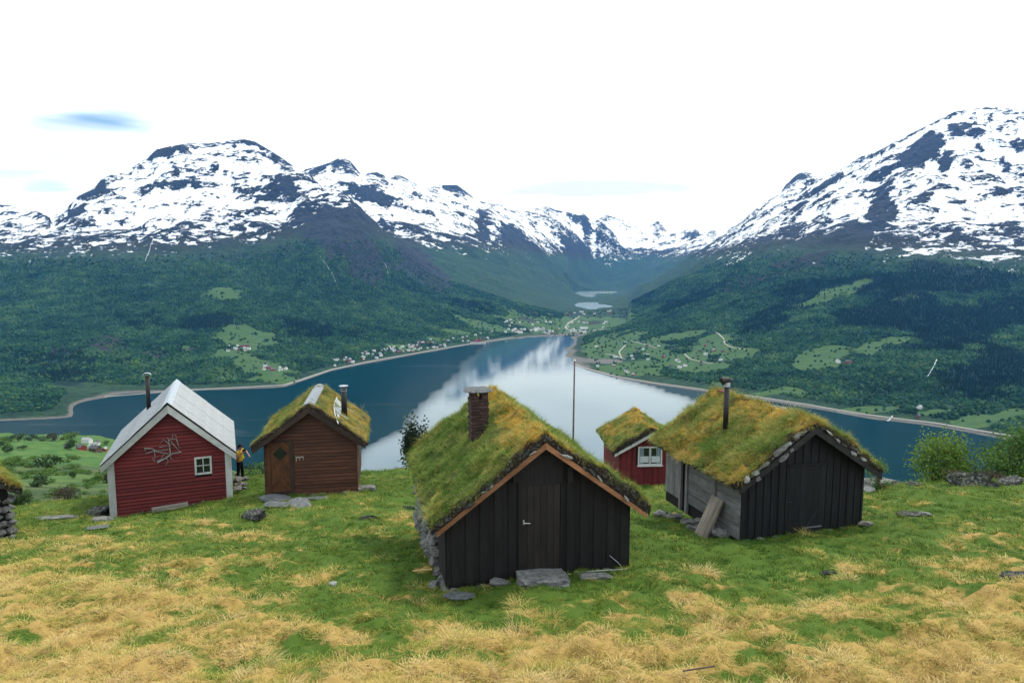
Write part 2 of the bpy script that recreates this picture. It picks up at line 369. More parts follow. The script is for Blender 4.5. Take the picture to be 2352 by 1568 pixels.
def fit_summits(Z):
    """lifts or lowers each ridge crest so that summits and saddles stand as surveyed"""
    s = [ray(a / 2, 229.7 + b / 2) for a, b in SKY_L] + [ray(1176 + a / 2, 229.7 + b / 2) for a, b in SKY_R]
    s = [(-1.2, -.02)] + [(-.86, s[0][1] + .0)] + s
    want = np.interp(UU, [q[0] for q in s], [q[1] for q in s]); T = (Z - CAMZ) / Y2
    ker = np.exp(-.5 * (np.arange(-3, 4) / 1.2) ** 2); ker /= ker.sum()
    for it in range(9):
        r = T.argmax(0); d = want - T.max(0); d = np.convolve(d, ker, 'same') if it < 7 else d
        g = np.exp(-((LY[:, None] - LY[r][None]) / .085) ** 2); T = T + g * d[None] * .9
        over = T - want[None]; T = np.where(over > 0, T - over * .8, T)
    return CAMZ + T * Y2
Z2 = fit_summits(Z2)
T2 = (Z2 - CAMZ) / Y2
RUN = np.maximum.accumulate(T2, 0)
gz_y = np.gradient(Z2, axis=0) / np.gradient(Y2, axis=0)
gz_x = np.gradient(Z2, axis=1) / np.gradient(X2, axis=1)
SLOPE = np.sqrt(gz_x ** 2 + gz_y ** 2)

def hit(px, py):
    """where a sight line first meets the far shore: world x, y, z"""
    u, t = ray(px, py)
    c = (u + 1.2) / 2.4 * (NC - 1); c0 = int(np.clip(c, 0, NC - 2)); w = c - c0
    T = T2[:, c0] * (1 - w) + T2[:, c0 + 1] * w; Z = Z2[:, c0] * (1 - w) + Z2[:, c0 + 1] * w
    k = int(np.argmax((T >= t) & (Z > -1)))
    if k == 0: return None
    f = (t - T[k - 1]) / max(T[k] - T[k - 1], 1e-9)
    y = math.exp(LY[k - 1] + (LY[k] - LY[k - 1]) * min(max(f, 0), 1))
    return u * y, y, CAMZ + t * y

def patch(field, px, py, rx, ry, v, soft=.35, ang=0.0):
    """adds a soft-edged patch of ground cover, its centre and spread surveyed in the photograph and laid on the slope"""
    h = hit(px, py)
    if h is None: return
    u0, l0 = h[0] / h[1], math.log(h[1])
    a = hit(px, py + ry); b = hit(px, py - ry)
    dl = .5 * abs(math.log((b or h)[1]) - math.log((a or h)[1])); dl = max(dl, .012)
    du = (U2 - u0) / (rx / F); dv = (LY2 - l0) / dl
    ca, sa = math.cos(ang), math.sin(ang)
    du, dv = du * ca + dv * sa, -du * sa + dv * ca
    R = 1.9
    c0, c1 = np.searchsorted(UU, (u0 - R * 2 * rx / F, u0 + R * 2 * rx / F)); r0, r1 = np.searchsorted(LY, (l0 - R * 2 * dl, l0 + R * 2 * dl))
    w = (slice(r0, r1), slice(c0, c1))
    d = np.sqrt(du[w] ** 2 + dv[w] ** 2) * (1 + .45 * EDGE[w]) + .42 * EDGE2[w]
    field[w] += v * (1 - smooth(1 - soft, 1 + soft, d))

LY2 = np.log(Y2)
EDGE = fbm(X2 / 230, Y2 / 230, 4, 71, .6); EDGE2 = fbm(X2 / 80, Y2 / 110, 3, 72, .6)
SNOW = np.zeros_like(Z2); FIELD = np.zeros_like(Z2); DARK = np.zeros_like(Z2); ROCK = np.zeros_like(Z2); BROWN = np.zeros_like(Z2)
zs = np.interp(U2, [-.75, -.5, -.38, -.25, -.15, 0, .1, .2, .3, .4, .5, .75], [520, 520, 570, 690, 620, 600, 560, 560, 520, 560, 530, 470])
zs = zs + np.clip((Y2 - 6500) / 6000, 0, 1) * 60
SNOW += np.minimum((Z2 - zs) / 260.0, .85 + .1 * smooth(0, 800, Z2 - zs))
SNOW -= 1.15 * smooth(.85, 1.9, SLOPE)
def blur(A, k):
    for ax in (0, 1):
        P = np.concatenate([np.repeat(np.take(A, [0], ax), k + 1, ax), A, np.repeat(np.take(A, [-1], ax), k, ax)], ax); C = np.cumsum(P, ax); n = A.shape[ax]
        A = (np.take(C, range(2 * k + 1, 2 * k + 1 + n), ax) - np.take(C, range(n), ax)) / (2 * k + 1)
    return A
# snow lies in hollows and gullies, ribs and brows melt out first
CURV = np.clip((Z2 - blur(Z2, 3)) / 6.0, -1.5, 1.5) + .8 * np.clip((Z2 - blur(Z2, 9)) / 16.0, -1.5, 1.5)
SNOW -= .20 * CURV
for p in ((760, 505, 90, 45, -1.25), (840, 540, 26, 60, -1.0), (690, 565, 130, 22, -1.2), (640, 440, 55, 26, -1.1), (560, 430, 36, 14, -.9), (470, 425, 40, 8, -.8), (390, 425, 30, 14, -.6), (330, 440, 20, 8, -.6), (220, 440, 40, 26, -1.1), (160, 490, 40, 14, -1.2), (370, 350, 40, 8, -1.0),
          (600, 335, 30, 12, -.7), (650, 370, 26, 18, -.7), (730, 390, 26, 12, -1.2), (780, 375, 16, 12, -.8), (850, 445, 50, 18, -1.7), (870, 400, 18, 10, -.8), (1040, 435, 26, 14, -1.0), (1110, 510, 14, 36, -1.3), (1180, 540, 30, 26, -1.1), (1330, 500, 30, 14, -1.0), (1270, 480, 20, 8, -.8), (1590, 540, 24, 16, -.8),
          (1840, 405, 26, 10, -1.1), (1900, 420, 34, 16, -1.1), (2110, 340, 46, 26, -1.5), (2200, 290, 24, 14, -1.0), (2240, 350, 14, 10, -.6), (2020, 470, 26, 44, -1.5), (2050, 490, 14, 14, -1.0), (1960, 540, 34, 30, -1.2), (1820, 520, 26, 26, -.7), (1900, 570, 60, 24, -1.2), (1760, 560, 40, 18, -.7), (2170, 380, 14, 22, -.9), (2120, 450, 24, 10, -.7), (2330, 390, 40, 14, -.7), (2290, 440, 40, 12, -.5), (2330, 530, 30, 10, -.5),
          (2150, 575, 120, 10, .5), (2280, 590, 100, 8, .5), (1700, 590, 50, 10, .7), (200, 560, 60, 10, .4)): patch(SNOW, *p)
for p in ((780, 545, 75, 50, 1.0), (840, 580, 36, 50, 1.0), (950, 590, 45, 38, 1.2), (1000, 640, 40, 34, .9), (830, 625, 40, 20, .8), (250, 790, 60, 22, .8), (140, 800, 40, 16, .7), (350, 815, 40, 10, .8), (440, 800, 24, 6, .8), (870, 640, 20, 24, .6), (1215, 715, 20, 5, 1.0), (2070, 850, 16, 14, .5), (1750, 660, 60, 8, .6), (600, 600, 60, 12, .4)): patch(ROCK, *p)
for p in ((1450, 825, 120, 42, .40), (1600, 825, 130, 38, .40), (1800, 865, 130, 26, .30), (1960, 900, 120, 20, .28), (600, 822, 120, 42, .30), (900, 800, 120, 14, .25), (1290, 745, 140, 22, .75), (1420, 770, 70, 16, .5), (560, 775, 70, 20, 1.2), (600, 840, 60, 16, 1.1), (520, 810, 30, 10, 1.0), (510, 672, 46, 14, .7), (640, 870, 50, 12, .7), (1120, 750, 70, 8, 1.1), (1050, 762, 40, 7, .9), (1230, 735, 50, 14, 1.0), (1330, 748, 70, 18, 1.1), (1420, 745, 40, 10, .9), (930, 798, 40, 6, .7), (430, 800, 20, 10, .6), (1010, 780, 30, 6, .6),
          (1370, 800, 40, 18, 1.0), (1420, 800, 60, 16, 1.1), (1420, 845, 40, 10, 1.0), (1490, 800, 30, 14, .9), (1560, 830, 50, 12, .9), (1480, 850, 40, 8, .9), (1640, 790, 46, 22, 1.1), (1620, 845, 60, 10, .9), (1700, 815, 40, 10, .8), (1890, 820, 54, 22, 1.2), (1880, 690, 70, 10, .7), (1560, 770, 60, 10, .7), (2060, 780, 50, 9, .9), (2000, 800, 30, 16, .7), (2090, 680, 60, 8, .5), (2000, 940, 80, 8, 1.0), (2240, 965, 50, 14, .9), (2320, 950, 40, 14, .8), (2150, 945, 60, 8, .7), (1780, 900, 70, 8, .7), (1930, 665, 60, 12, .6), (1700, 720, 80, 10, .4)): patch(FIELD, *p)
for p in ((1900, 655, 140, 14, 1), (2090, 650, 110, 40, 1.2), (2250, 640, 110, 24, 1), (1830, 700, 90, 18, .9), (2050, 720, 130, 34, 1.1), (1760, 740, 60, 20, .8), (1580, 690, 90, 16, .8), (2280, 860, 110, 60, 1.0), (2200, 760, 110, 50, 1.0), (2320, 720, 80, 40, 1.0), (1480, 680, 40, 12, .7), (480, 745, 80, 20, .8), (700, 760, 60, 24, .8), (130, 850, 120, 40, .6), (1080, 700, 60, 14, .7), (800, 760, 60, 20, .5), (330, 740, 60, 26, .6)): patch(DARK, *p)
for p in ((1740, 640, 90, 16, .9), (1850, 600, 60, 16, .8), (1660, 680, 60, 10, .5), (600, 590, 160, 18, .5), (300, 590, 200, 14, .4), (1210, 733, 18, 3, 1.0), (1360, 741, 26, 4, .9), (900, 600, 40, 16, .5)): patch(BROWN, *p)
def mat_far():
    n = NT('mountainside', .95, .1); P = n.pos()
    sn, fi, dk, rk, br, hz = (n.attr(a) for a in ('snow', 'field', 'dark', 'rock', 'brown', 'high'))
    x, y, z = n.sep(P)
    nA = n.noise(n.map(P, (.0056, .0056, .013)), 1.0, 10, .66, 1.3)         # streaks that follow the contours
    nB = n.noise(n.map(P, (.026, .026, .055)), 1.0, 6, .65)
    nC = n.noise(P, .035, 4, .6); nD = n.noise(P, .0045, 5, .6); nE = n.noise(P, .11, 2, .6)
    s = n.math('ADD', sn, n.math('MULTIPLY', n.math('SUBTRACT', nA, .5), 4.4))
    s = n.math('ADD', s, n.math('MULTIPLY', n.math('SUBTRACT', nB, .5), 3.2))
    snow = n.ss(.36, .62, s)
    # woods
    wood = n.mix(n.ss(.35, .65, nD), (.016, .050, .022), (.032, .080, .028))
    wood = n.mix(n.ss(.4, .62, nC), wood, (.012, .036, .020))
    wood = n.mix(n.math('MULTIPLY', n.ss(.45, .75, nE), .5), wood, (.050, .105, .036))
    wood = n.mix(n.ss(.35, .6, n.math('ADD', dk, n.math('MULTIPLY', n.math('SUBTRACT', nC, .5), .9))), wood, (.007, .027, .016))
    grass = n.mix(n.ss(.35, .65, nC), (.036, .090, .026), (.058, .108, .032))
    grass = n.mix(n.ss(.5, .7, nD), grass, (.038, .09, .028))
    c = n.mix(n.ss(.42, .56, n.math('ADD', fi, n.math('MULTIPLY', n.math('SUBTRACT', nC, .5), .5))), wood, grass)
    heath = n.mix(n.ss(.35, .65, nC), (.026, .028, .022), (.024, .036, .020))
    c = n.mix(n.ss(.3, .75, n.math('ADD', n.math('MAXIMUM', br, hz), n.math('MULTIPLY', n.math('SUBTRACT', nC, .5), .8))), c, heath)
    stone = n.mix(n.ss(.3, .7, nB), (.012, .018, .019), (.040, .049, .049))
    rk2 = n.math('ADD', rk, n.math('MULTIPLY', n.math('SUBTRACT', nB, .5), 1.3))
    c = n.mix(n.ss(.5, .8, rk2), c, stone)
    crag = n.mix(n.ss(.35, .7, nB), (.011, .016, .018), (.036, .044, .045))
    c = n.mix(n.ss(.85, 1.0, hz), c, crag)
    # shingle and embankment along the water
    c = n.mix(n.math('SUBTRACT', 1.0, n.ss(1.6, 3.0, n.math('ADD', z, n.math('MULTIPLY', n.math('SUBTRACT', nE, .5), 3)))), c, n.mix(nE, (.10, .095, .085), (.20, .19, .17)))
    c = n.mix(1.0, c, (ALBEDO, ALBEDO, ALBEDO), 'MULTIPLY')
    c = n.mix(snow, c, (.62, .65, .70))
    n.base(c, 1)
    h = n.math('ADD', n.math('MULTIPLY', n.noise(P, .05, 6, .65), 26), n.math('MULTIPLY', n.noise(P, .012, 5, .6), 50))
    h = n.math('MULTIPLY', h, n.math('SUBTRACT', 1.0, n.math('MULTIPLY', n.math('MAXIMUM', snow, n.ss(.3, .6, fi)), .75)))
    n.bump(h, .75, 1.0)
    return n.m
HIGH = np.clip((Z2 - (zs - 170)) / 230, 0, 1.2) + .25 * smooth(1.0, 1.8, SLOPE)
far_me = mesh_np('mountains', np.stack([X2, Y2, Z2], -1).reshape(-1, 3), grid_faces(NR, NC), [mat_far()], True,
                 dict(snow=SNOW, field=FIELD, dark=DARK, rock=ROCK, brown=BROWN, high=HIGH))
mountains = tag(put('mountains', far_me), 'snow-capped mountains with wooded lower slopes rising around the fjord', 'mountains', None, 'structure')

# ------------------------------------------------------------------ water
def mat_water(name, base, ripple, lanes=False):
    """water; with lanes, a mask paints in bright sky and dark mountain reflections"""
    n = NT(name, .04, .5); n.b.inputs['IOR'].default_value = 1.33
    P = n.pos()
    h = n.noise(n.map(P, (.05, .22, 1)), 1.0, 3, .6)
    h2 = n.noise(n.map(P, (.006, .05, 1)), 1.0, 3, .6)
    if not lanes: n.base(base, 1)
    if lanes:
        c = n.attr('blend'); st = n.noise(n.map(P, (.002, .012, 1)), 1.0, 5, .6)
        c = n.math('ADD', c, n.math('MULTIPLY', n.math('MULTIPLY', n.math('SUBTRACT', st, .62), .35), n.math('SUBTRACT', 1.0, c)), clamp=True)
        n.base(n.mix(c, base, (.012, .050, .072)), 1)  # reflection put into colour and gloss: pale lane, dark sides
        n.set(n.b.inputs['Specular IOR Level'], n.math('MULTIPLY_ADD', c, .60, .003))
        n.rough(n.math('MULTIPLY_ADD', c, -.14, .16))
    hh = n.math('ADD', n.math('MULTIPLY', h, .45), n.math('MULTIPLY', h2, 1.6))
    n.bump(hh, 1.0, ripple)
    return n.m
def flat(name, poly, z, mat):
    me = bpy.data.meshes.new(name); me.from_pydata([(x, y, z) for x, y in poly], [], [tuple(range(len(poly)))])
    me.materials.append(mat); o = put(name, me)
    if me.polygons[0].normal.z < 0: me.flip_normals()
    return o
SHEEN_LEFT = [(1150, 778), (1120, 800), (1075, 835), (1045, 880), (1000, 925), (945, 985), (850, 1035), (815, 1075), (800, 1130), (780, 1250)]  # borders of the painted bright reflection
SHEEN_RIGHT = [(1345, 771), (1330, 800), (1380, 860), (1480, 890), (1570, 918), (1640, 970), (1720, 1050), (1850, 1150), (2000, 1300)]
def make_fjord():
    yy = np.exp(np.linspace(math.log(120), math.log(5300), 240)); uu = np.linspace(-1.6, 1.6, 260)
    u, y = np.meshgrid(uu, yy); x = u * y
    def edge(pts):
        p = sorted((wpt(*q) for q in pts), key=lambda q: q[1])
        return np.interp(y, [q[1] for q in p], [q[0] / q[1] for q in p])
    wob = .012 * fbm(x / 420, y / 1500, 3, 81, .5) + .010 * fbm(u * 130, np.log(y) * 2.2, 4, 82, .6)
    l, r = edge(SHEEN_LEFT), edge(SHEEN_RIGHT)
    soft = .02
    blend = smooth(-soft, soft, u - l + wob) * smooth(-soft, soft, r - u + wob)  # painted reflection mask: bright sky between the borders, dark mountains outside
    me = mesh_np('fjord', np.stack([x, y, np.zeros_like(x)], -1).reshape(-1, 3), grid_faces(*x.shape), [mat_water('fjord_water', (.001, .017, .021), .07, True)], True, dict(blend=blend))
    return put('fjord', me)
fjord = tag(make_fjord(), 'dark fjord reflecting bright sky in its middle', 'fjord', None, 'structure')
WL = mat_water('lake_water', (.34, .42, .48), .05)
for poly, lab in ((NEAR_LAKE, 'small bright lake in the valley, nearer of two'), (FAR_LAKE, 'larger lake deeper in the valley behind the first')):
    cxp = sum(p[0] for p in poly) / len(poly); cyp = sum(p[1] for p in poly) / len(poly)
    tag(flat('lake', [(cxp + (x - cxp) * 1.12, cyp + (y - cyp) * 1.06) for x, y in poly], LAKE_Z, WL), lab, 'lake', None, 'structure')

# ------------------------------------------------------------------ the near hillside the huts stand on
NEAR_PTS = []
def nz_(x, y, z): NEAR_PTS.append((x / y, math.log(y), z / y))
def np_(px, py, y):
    u, t = ray(px, py); NEAR_PTS.append((u, math.log(y), t))
for x, y, z in ((0, 2, -4.45), (-2, 2, -4.5), (2, 2, -4.4), (0, 5, -4.95), (-5, 5, -5.0), (5, 5, -4.85), (-7, 8.5, -5.55), (0, 8.5, -5.48), (7, 8.5, -5.35), (-11, 13, -6.5), (-5, 13, -6.35), (-2, 12.8, -6.32), (2.6, 13.9, -6.28), (6, 13, -6.12), (12, 13, -5.9),
                (.6, 16, -6.85), (-3, 17, -7.05), (4.4, 17, -6.95), (-.5, 18.5, -7.35), (5.8, 16.7, -6.9), (9.4, 17.7, -6.85), (8, 21, -7.55), (4.9, 20.4, -7.65), (14, 18, -6.75), (19, 20, -7.1),
                (-16, 20, -8.1), (-22, 20, -8.6), (-10, 20, -7.75), (-15.9, 26.1, -9.88), (-11.8, 27.9, -9.66), (-13.8, 27, -9.84), (-17, 31, -10.7), (-12.5, 32.5, -10.1), (-9.2, 24.7, -8.62), (-5.9, 25.3, -8.52), (-8, 28.5, -9.25), (-6, 31.5, -9.55), (-2, 31.5, -9.6), (-3, 25, -8.5),
                (4.7, 29, -9.5), (7.3, 29, -9.45), (6, 33, -10.3), (3, 25, -8.75), (17, 24, -7.72), (22, 25, -7.9), (12, 24, -7.8), (26, 24, -7.4), (-30, 27, -10.6), (-20.5, 27, -9.95), (-19.5, 30, -10.4),
                (30, 20, -6.3), (-24, 13, -7.2), (24, 13, -5.4), (16, 30, -11.5), (24, 32, -11.8), (-6, 37, -12.6), (0, 36, -12.4), (6, 40, -14.5), (-13, 38, -13.4), (-22, 38, -15), (-38, 36, -15)): nz_(x, y, z)
for px, y, t in ((-300, 65, -.40), (100, 62, -.392), (100, 105, -.335), (100, 180, -.305), (60, 260, -.289), (150, 260, -.289), (100, 420, -.272), (0, 600, -.262), (100, 600, -.262), (200, 600, -.262), (0, 850, -.2505), (100, 850, -.2505), (220, 850, -.252), (0, 960, -.258), (150, 960, -.258), (100, 1200, -.345), (-300, 300, -.29), (-300, 850, -.256), (-500, 850, -.27), (-500, 1200, -.35),
                 (300, 110, -.345), (300, 300, -.30), (300, 850, -.27), (400, 1150, -.36),
                 (590, 60, -.375), (590, 110, -.335), (600, 220, -.335), (600, 500, -.34), (620, 1000, -.375), (930, 60, -.40), (930, 150, -.345), (930, 420, -.309), (930, 520, -.33), (930, 1000, -.39), (1200, 100, -.40), (1200, 400, -.36), (1200, 1000, -.40),
                 (1600, 60, -.44), (1600, 300, -.40), (1600, 1000, -.40), (2100, 60, -.42), (2200, 110, -.42), (2200, 400, -.40), (2200, 1000, -.41), (2700, 60, -.40), (2700, 400, -.38), (2700, 1000, -.41), (3000, 1000, -.42)):
    NEAR_PTS.append(((px - CX) / F, math.log(y), t))
NEAR = RBF([p[:2] for p in NEAR_PTS], [p[2] for p in NEAR_PTS], c=.05, lam=1e-4)

HUT_SITES = [(.6, 15.5), (7.2, 19), (-14.8, 29.4), (-7.9, 26.8), (6, 30.7)]
def dryness(x, y):
    """0 lush .. 1 straw: late-spring pasture, lush round the huts"""
    d = .60 + .62 * fbm(x / 2.4, y / 1.3, 4, 3) + .70 * fbm(x / .75, y / .40, 3, 8)
    d = d - .55 * smooth(11.5, 16, y) - .18 * smooth(20, 26, y) + .25 * (1 - smooth(7.5, 11, y))
    d = d + .42 * smooth(-3, -9, x) * .6 * (1 - smooth(18, 23, y))
    d = d + .3 * smooth(8, 12, x) * (1 - smooth(15, 19, y))
    d = d - .7 * np.exp(-(((x + .6) / 3.2) ** 2 + ((y - 12.2) / 1.6) ** 2)) - .8 * np.exp(-(((x - 4.4) / 1.8) ** 2 + ((y - 15.5) / 3.5) ** 2))
    d = d - .6 * np.exp(-(((x - 7.5) / 3) ** 2 + ((y - 16.2) / 1.2) ** 2)) - .5 * np.exp(-(((x + 15) / 6) ** 2 + ((y - 22.5) / 2.0) ** 2))
    return np.clip(d, 0, 1)
def near_height(u, y):
    x = u * y
    z = y * coarse(NEAR, u, np.log(y), 4)
    near = 1 - smooth(45, 90, y)
    dr = dryness(x, y)
    z = z + near * (.17 * fbm(x / 2.2, y / 2.2, 3, 61) + (.06 + .14 * dr) * fbm(x / .55, y / .55, 3, 62) + .02 * noise(x / .2, y / .2, 63))
    z = z + (1 - near) * np.minimum(y * .012, 6) * fbm(x / 60, y / 60, 4, 64)
    return CAMZ + z
NR2, NC2 = 620, 560
U3, Y3 = np.meshgrid(np.linspace(-1.35, 1.35, NC2), np.exp(np.concatenate([np.linspace(math.log(1.2), math.log(7), 40)[:-1], np.linspace(math.log(7), math.log(45), 400)[:-1], np.linspace(math.log(45), math.log(1300), 182)])))
NR2 = Y3.shape[0]
X3 = U3 * Y3; Z3 = near_height(U3, Y3)
LY3 = np.log(Y3[:, 0]); T3 = (Z3 - CAMZ) / Y3
def ground(x, y):
    """height of the near hillside (bilinear on its mesh)"""
    x = np.asarray(x, float); y = np.asarray(y, float)
    c = np.clip((x / y + 1.35) / 2.7 * (NC2 - 1), 0, NC2 - 1.001); r = np.interp(np.log(y), LY3, np.arange(NR2)); r = np.clip(r, 0, NR2 - 1.001)
    c0, r0 = c.astype(int), r.astype(int); fc, fr = c - c0, r - r0
    return (Z3[r0, c0] * (1 - fc) + Z3[r0, c0 + 1] * fc) * (1 - fr) + (Z3[r0 + 1, c0] * (1 - fc) + Z3[r0 + 1, c0 + 1] * fc) * fr
def gz(x, y): return float(ground(np.array([x]), np.array([y]))[0])
def near_hit(px, py, ymin=3.0):
    """first point of the near hillside on a sight line"""
    u, t = ray(px, py)
    c = np.clip((u + 1.35) / 2.7 * (NC2 - 1), 0, NC2 - 1.001); c0 = int(c); w = c - c0
    T = T3[:, c0] * (1 - w) + T3[:, c0 + 1] * w
    ok = (T >= t) & (Y3[:, 0] > ymin)
    k = int(np.argmax(ok))
    if not ok[k]: return None
    y = float(Y3[k, 0]); 
    if k > 0 and T[k] > T[k - 1]: y = math.exp(LY3[k - 1] + (LY3[k] - LY3[k - 1]) * min(1, max(0, (t - T[k - 1]) / (T[k] - T[k - 1]))))
    return u * y, y, gz(u * y, y)
def mat_meadow():
    n = NT('meadow_ground', .95, .1); P = n.pos()
    d = n.attr('dry'); fr = n.attr('far'); lu = n.attr('lush')
    nA = n.noise(P, 6, 5, .65); nB = n.noise(P, 30, 4, .7); nC = n.noise(P, .12, 5, .6); nD = n.noise(P, .03, 4, .6)
    st = n.mix(nB, (.26, .17, .05), (.44, .30, .10)); gr = n.mix(nB, (.04, .085, .010), (.09, .14, .024))
    c = n.mix(n.ss(.3, .7, n.math('ADD', d, n.math('MULTIPLY', n.math('SUBTRACT', nA, .5), .8))), gr, st)
    pasture = n.mix(n.ss(.4, .6, nC), (.040, .105, .024), (.075, .135, .032)); scrub = n.mix(n.ss(.35, .65, nC), (.03, .062, .022), (.085, .10, .04))
    f = n.mix(n.ss(.3, .7, n.math('ADD', lu, n.math('MULTIPLY', n.math('SUBTRACT', nC, .5), .6))), scrub, pasture)
    n.base(n.mix(fr, c, f), .80); n.bump(n.math('ADD', nA, nB), .6, .03)
    return n.m
FARM = smooth(45, 75, Y3)
LUSH = np.clip(.25 + .6 * smooth(330, 420, Y3) + .35 * smooth(180, 260, Y3) * (1 - smooth(-.62, -.56, U3)) + .5 * noise(X3 / 60, Y3 / 60, 77), 0, 1)
near_me = mesh_np('hillside', np.stack([X3, Y3, Z3], -1).reshape(-1, 3), grid_faces(NR2, NC2), [mat_meadow()], True, dict(dry=dryness(X3, Y3), far=FARM, lush=LUSH))
hillside = tag(put('hillside', near_me), 'grassy hillside pasture the huts stand on', 'hillside', None, 'structure')

# ------------------------------------------------------------------ air
def make_haze():
    mb = MB().box((-30000, -600, -75), (30000, 16500, 2300))
    m = bpy.data.materials.new('air'); m.use_nodes = True; nt = m.node_tree; nt.nodes.clear()
    o = nt.nodes.new('ShaderNodeOutputMaterial'); v = nt.nodes.new('ShaderNodeVolumePrincipled')
    v.inputs['Density'].default_value = 2.3e-5; v.inputs['Color'].default_value = (.10, .36, 1, 1); v.inputs['Absorption Color'].default_value = (1, 1, 1, 1)
    v.inputs['Anisotropy'].default_value = 0.1
    nt.links.new(v.outputs[0], o.inputs['Volume'])
    m.cycles.homogeneous_volume = True
    tag(mb.build('haze', m), 'thin blue air between the camera and the mountains', 'haze', None, 'stuff')
make_haze()
# ------------------------------------------------------------------ materials for huts and small things
def mat_wood(name, a, b, axis='z', scale=1.0, rough=.75, grain=.5, weather=None, wamt=.5):
    """painted or weathered boards: grain runs along the axis, each board differs a little"""
    n = NT(name, rough, .25); T = n.tc('Object'); r = n.orand()
    sc = {'z': (28, 28, 1.6), 'x': (1.6, 28, 28), 'y': (28, 1.6, 28)}[axis]
    v = n.n('VectorMath'); v.operation = 'ADD'; n.L(T, v.inputs[0])
    cb = n.n('CombineXYZ'); rr = n.math('MULTIPLY', r, 37.0); n.L(rr, cb.inputs[0]); n.L(rr, cb.inputs[1]); n.L(rr, cb.inputs[2]); n.L(cb.outputs[0], v.inputs[1])
    V = v.outputs[0]
    g = n.noise(n.map(V, tuple(q * scale for q in sc)), 1.0, 6, .65, .4)
    big = n.noise(V, 2.2, 4, .6)
    c = n.mix(n.ss(.3, .7, g), a, b)
    c = n.mix(n.math('MULTIPLY', n.ss(.35, .7, big), .45), c, tuple(x * .55 for x in a))
    hs = n.n('HueSaturation'); n.set(hs.inputs['Value'], n.math('MULTIPLY_ADD', r, .5, .75)); n.set(hs.inputs['Color'], c); c = hs.outputs[0]
    if weather:
        w = n.noise(n.map(V, tuple(q * .35 * scale for q in sc)), 1.0, 6, .7)
        c = n.mix(n.math('MULTIPLY', n.ss(.60, .74, w), wamt), c, weather)
    n.base(c); n.bump(n.math('ADD', g, n.math('MULTIPLY', big, .3)), grain, .006)
    return n.m
def mat_rock(name, a=(.10, .10, .10), b=(.26, .255, .24), lichen=(.42, .42, .38), dark=(.025, .025, .022), am=.5, moss=.3):
    n = NT(name, .9, .2); T = n.tc('Object'); r = n.orand()
    v = n.n('VectorMath'); v.operation = 'ADD'; n.L(T, v.inputs[0])
    cb = n.n('CombineXYZ'); rr = n.math('MULTIPLY', r, 53.0)
    for i in range(3): n.L(rr, cb.inputs[i])
    n.L(cb.outputs[0], v.inputs[1]); V = v.outputs[0]
    c = n.mix(n.ss(.3, .7, n.noise(V, 3, 6, .65)), a, b)
    c = n.mix(n.math('MULTIPLY', n.ss(.52, .62, n.noise(V, 7, 5, .6, .5)), am), c, lichen)
    c = n.mix(n.math('MULTIPLY', n.ss(.55, .68, n.noise(V, 4.3, 6, .7)), .8), c, dark)
    c = n.mix(n.math('MULTIPLY', n.ss(.57, .66, n.noise(V, 2.3, 4, .6)), moss), c, (.10, .13, .03))
    n.base(c); n.bump(n.noise(V, 9, 7, .7), .8, .05)
    return n.m
def mat_plain(name, c, rough=.6, spec=.3, metal=0, var=.15, bump=0):
    n = NT(name, rough, spec); n.b.inputs['Metallic'].default_value = metal
    g = n.noise(n.tc('Object'), 9, 5, .65)
    n.base(n.mix(n.ss(.3, .7, g), tuple(x * (1 - var) for x in c), tuple(min(1, x * (1 + var)) for x in c)))
    if bump: n.bump(g, bump, .01)
    return n.m
def mat_metal_sheet(name, c0, c1, rust=(.30, .27, .24), amt=.5):
    n = NT(name, .55, .4); n.b.inputs['Metallic'].default_value = .15; T = n.tc('Object')
    g = n.noise(n.map(T, (3, 26, 3)), 1, 6, .7, .3); g2 = n.noise(T, 3.2, 5, .65)
    c = n.mix(n.ss(.35, .7, g), c0, c1); c = n.mix(n.math('MULTIPLY', n.ss(.5, .66, n.math('MULTIPLY_ADD', g, .5, n.math('MULTIPLY', g2, .5))), amt), c, rust)
    n.base(c); return n.m
def mat_glass(name='window_glass'):
    n = NT(name, .05, .5); n.base((.012, .014, .016), 1); n.b.inputs['Coat Weight'].default_value = .6; return n.m
def mat_sod(name, earth, moss, green, gold):
    n = NT(name, .95, .1); P = n.tc('Object'); e = n.attr('edge'); g = n.attr('gold')
    nA = n.noise(P, 5, 5, .65); nB = n.noise(P, 22, 5, .7)
    c = n.mix(n.ss(.35, .65, nA), moss, green); c = n.mix(n.ss(.35, .65, n.math('ADD', g, n.math('MULTIPLY', n.math('SUBTRACT', nA, .5), .9))), c, gold)
    nP = n.noise(P, 2.6, 4, .6, .4)
    c = n.mix(n.math('MULTIPLY', n.ss(.52, .66, nP), .85), c, tuple(x * 1.6 + .01 for x in earth))
    c = n.mix(n.math('MULTIPLY', n.ss(.4, .7, nB), .4), c, earth)
    er = n.mix(n.ss(.5, .62, nB), earth, tuple(x * 2.6 + .02 for x in earth)); er = n.mix(n.ss(.62, .7, nB), er, (.34, .34, .30))
    c = n.mix(n.ss(.35, .75, n.math('ADD', e, n.math('MULTIPLY', n.math('SUBTRACT', nA, .5), .8))), c, er)
    n.base(c); n.bump(n.math('MULTIPLY_ADD', nB, .5, nA), 1.0, .08)
    return n.m
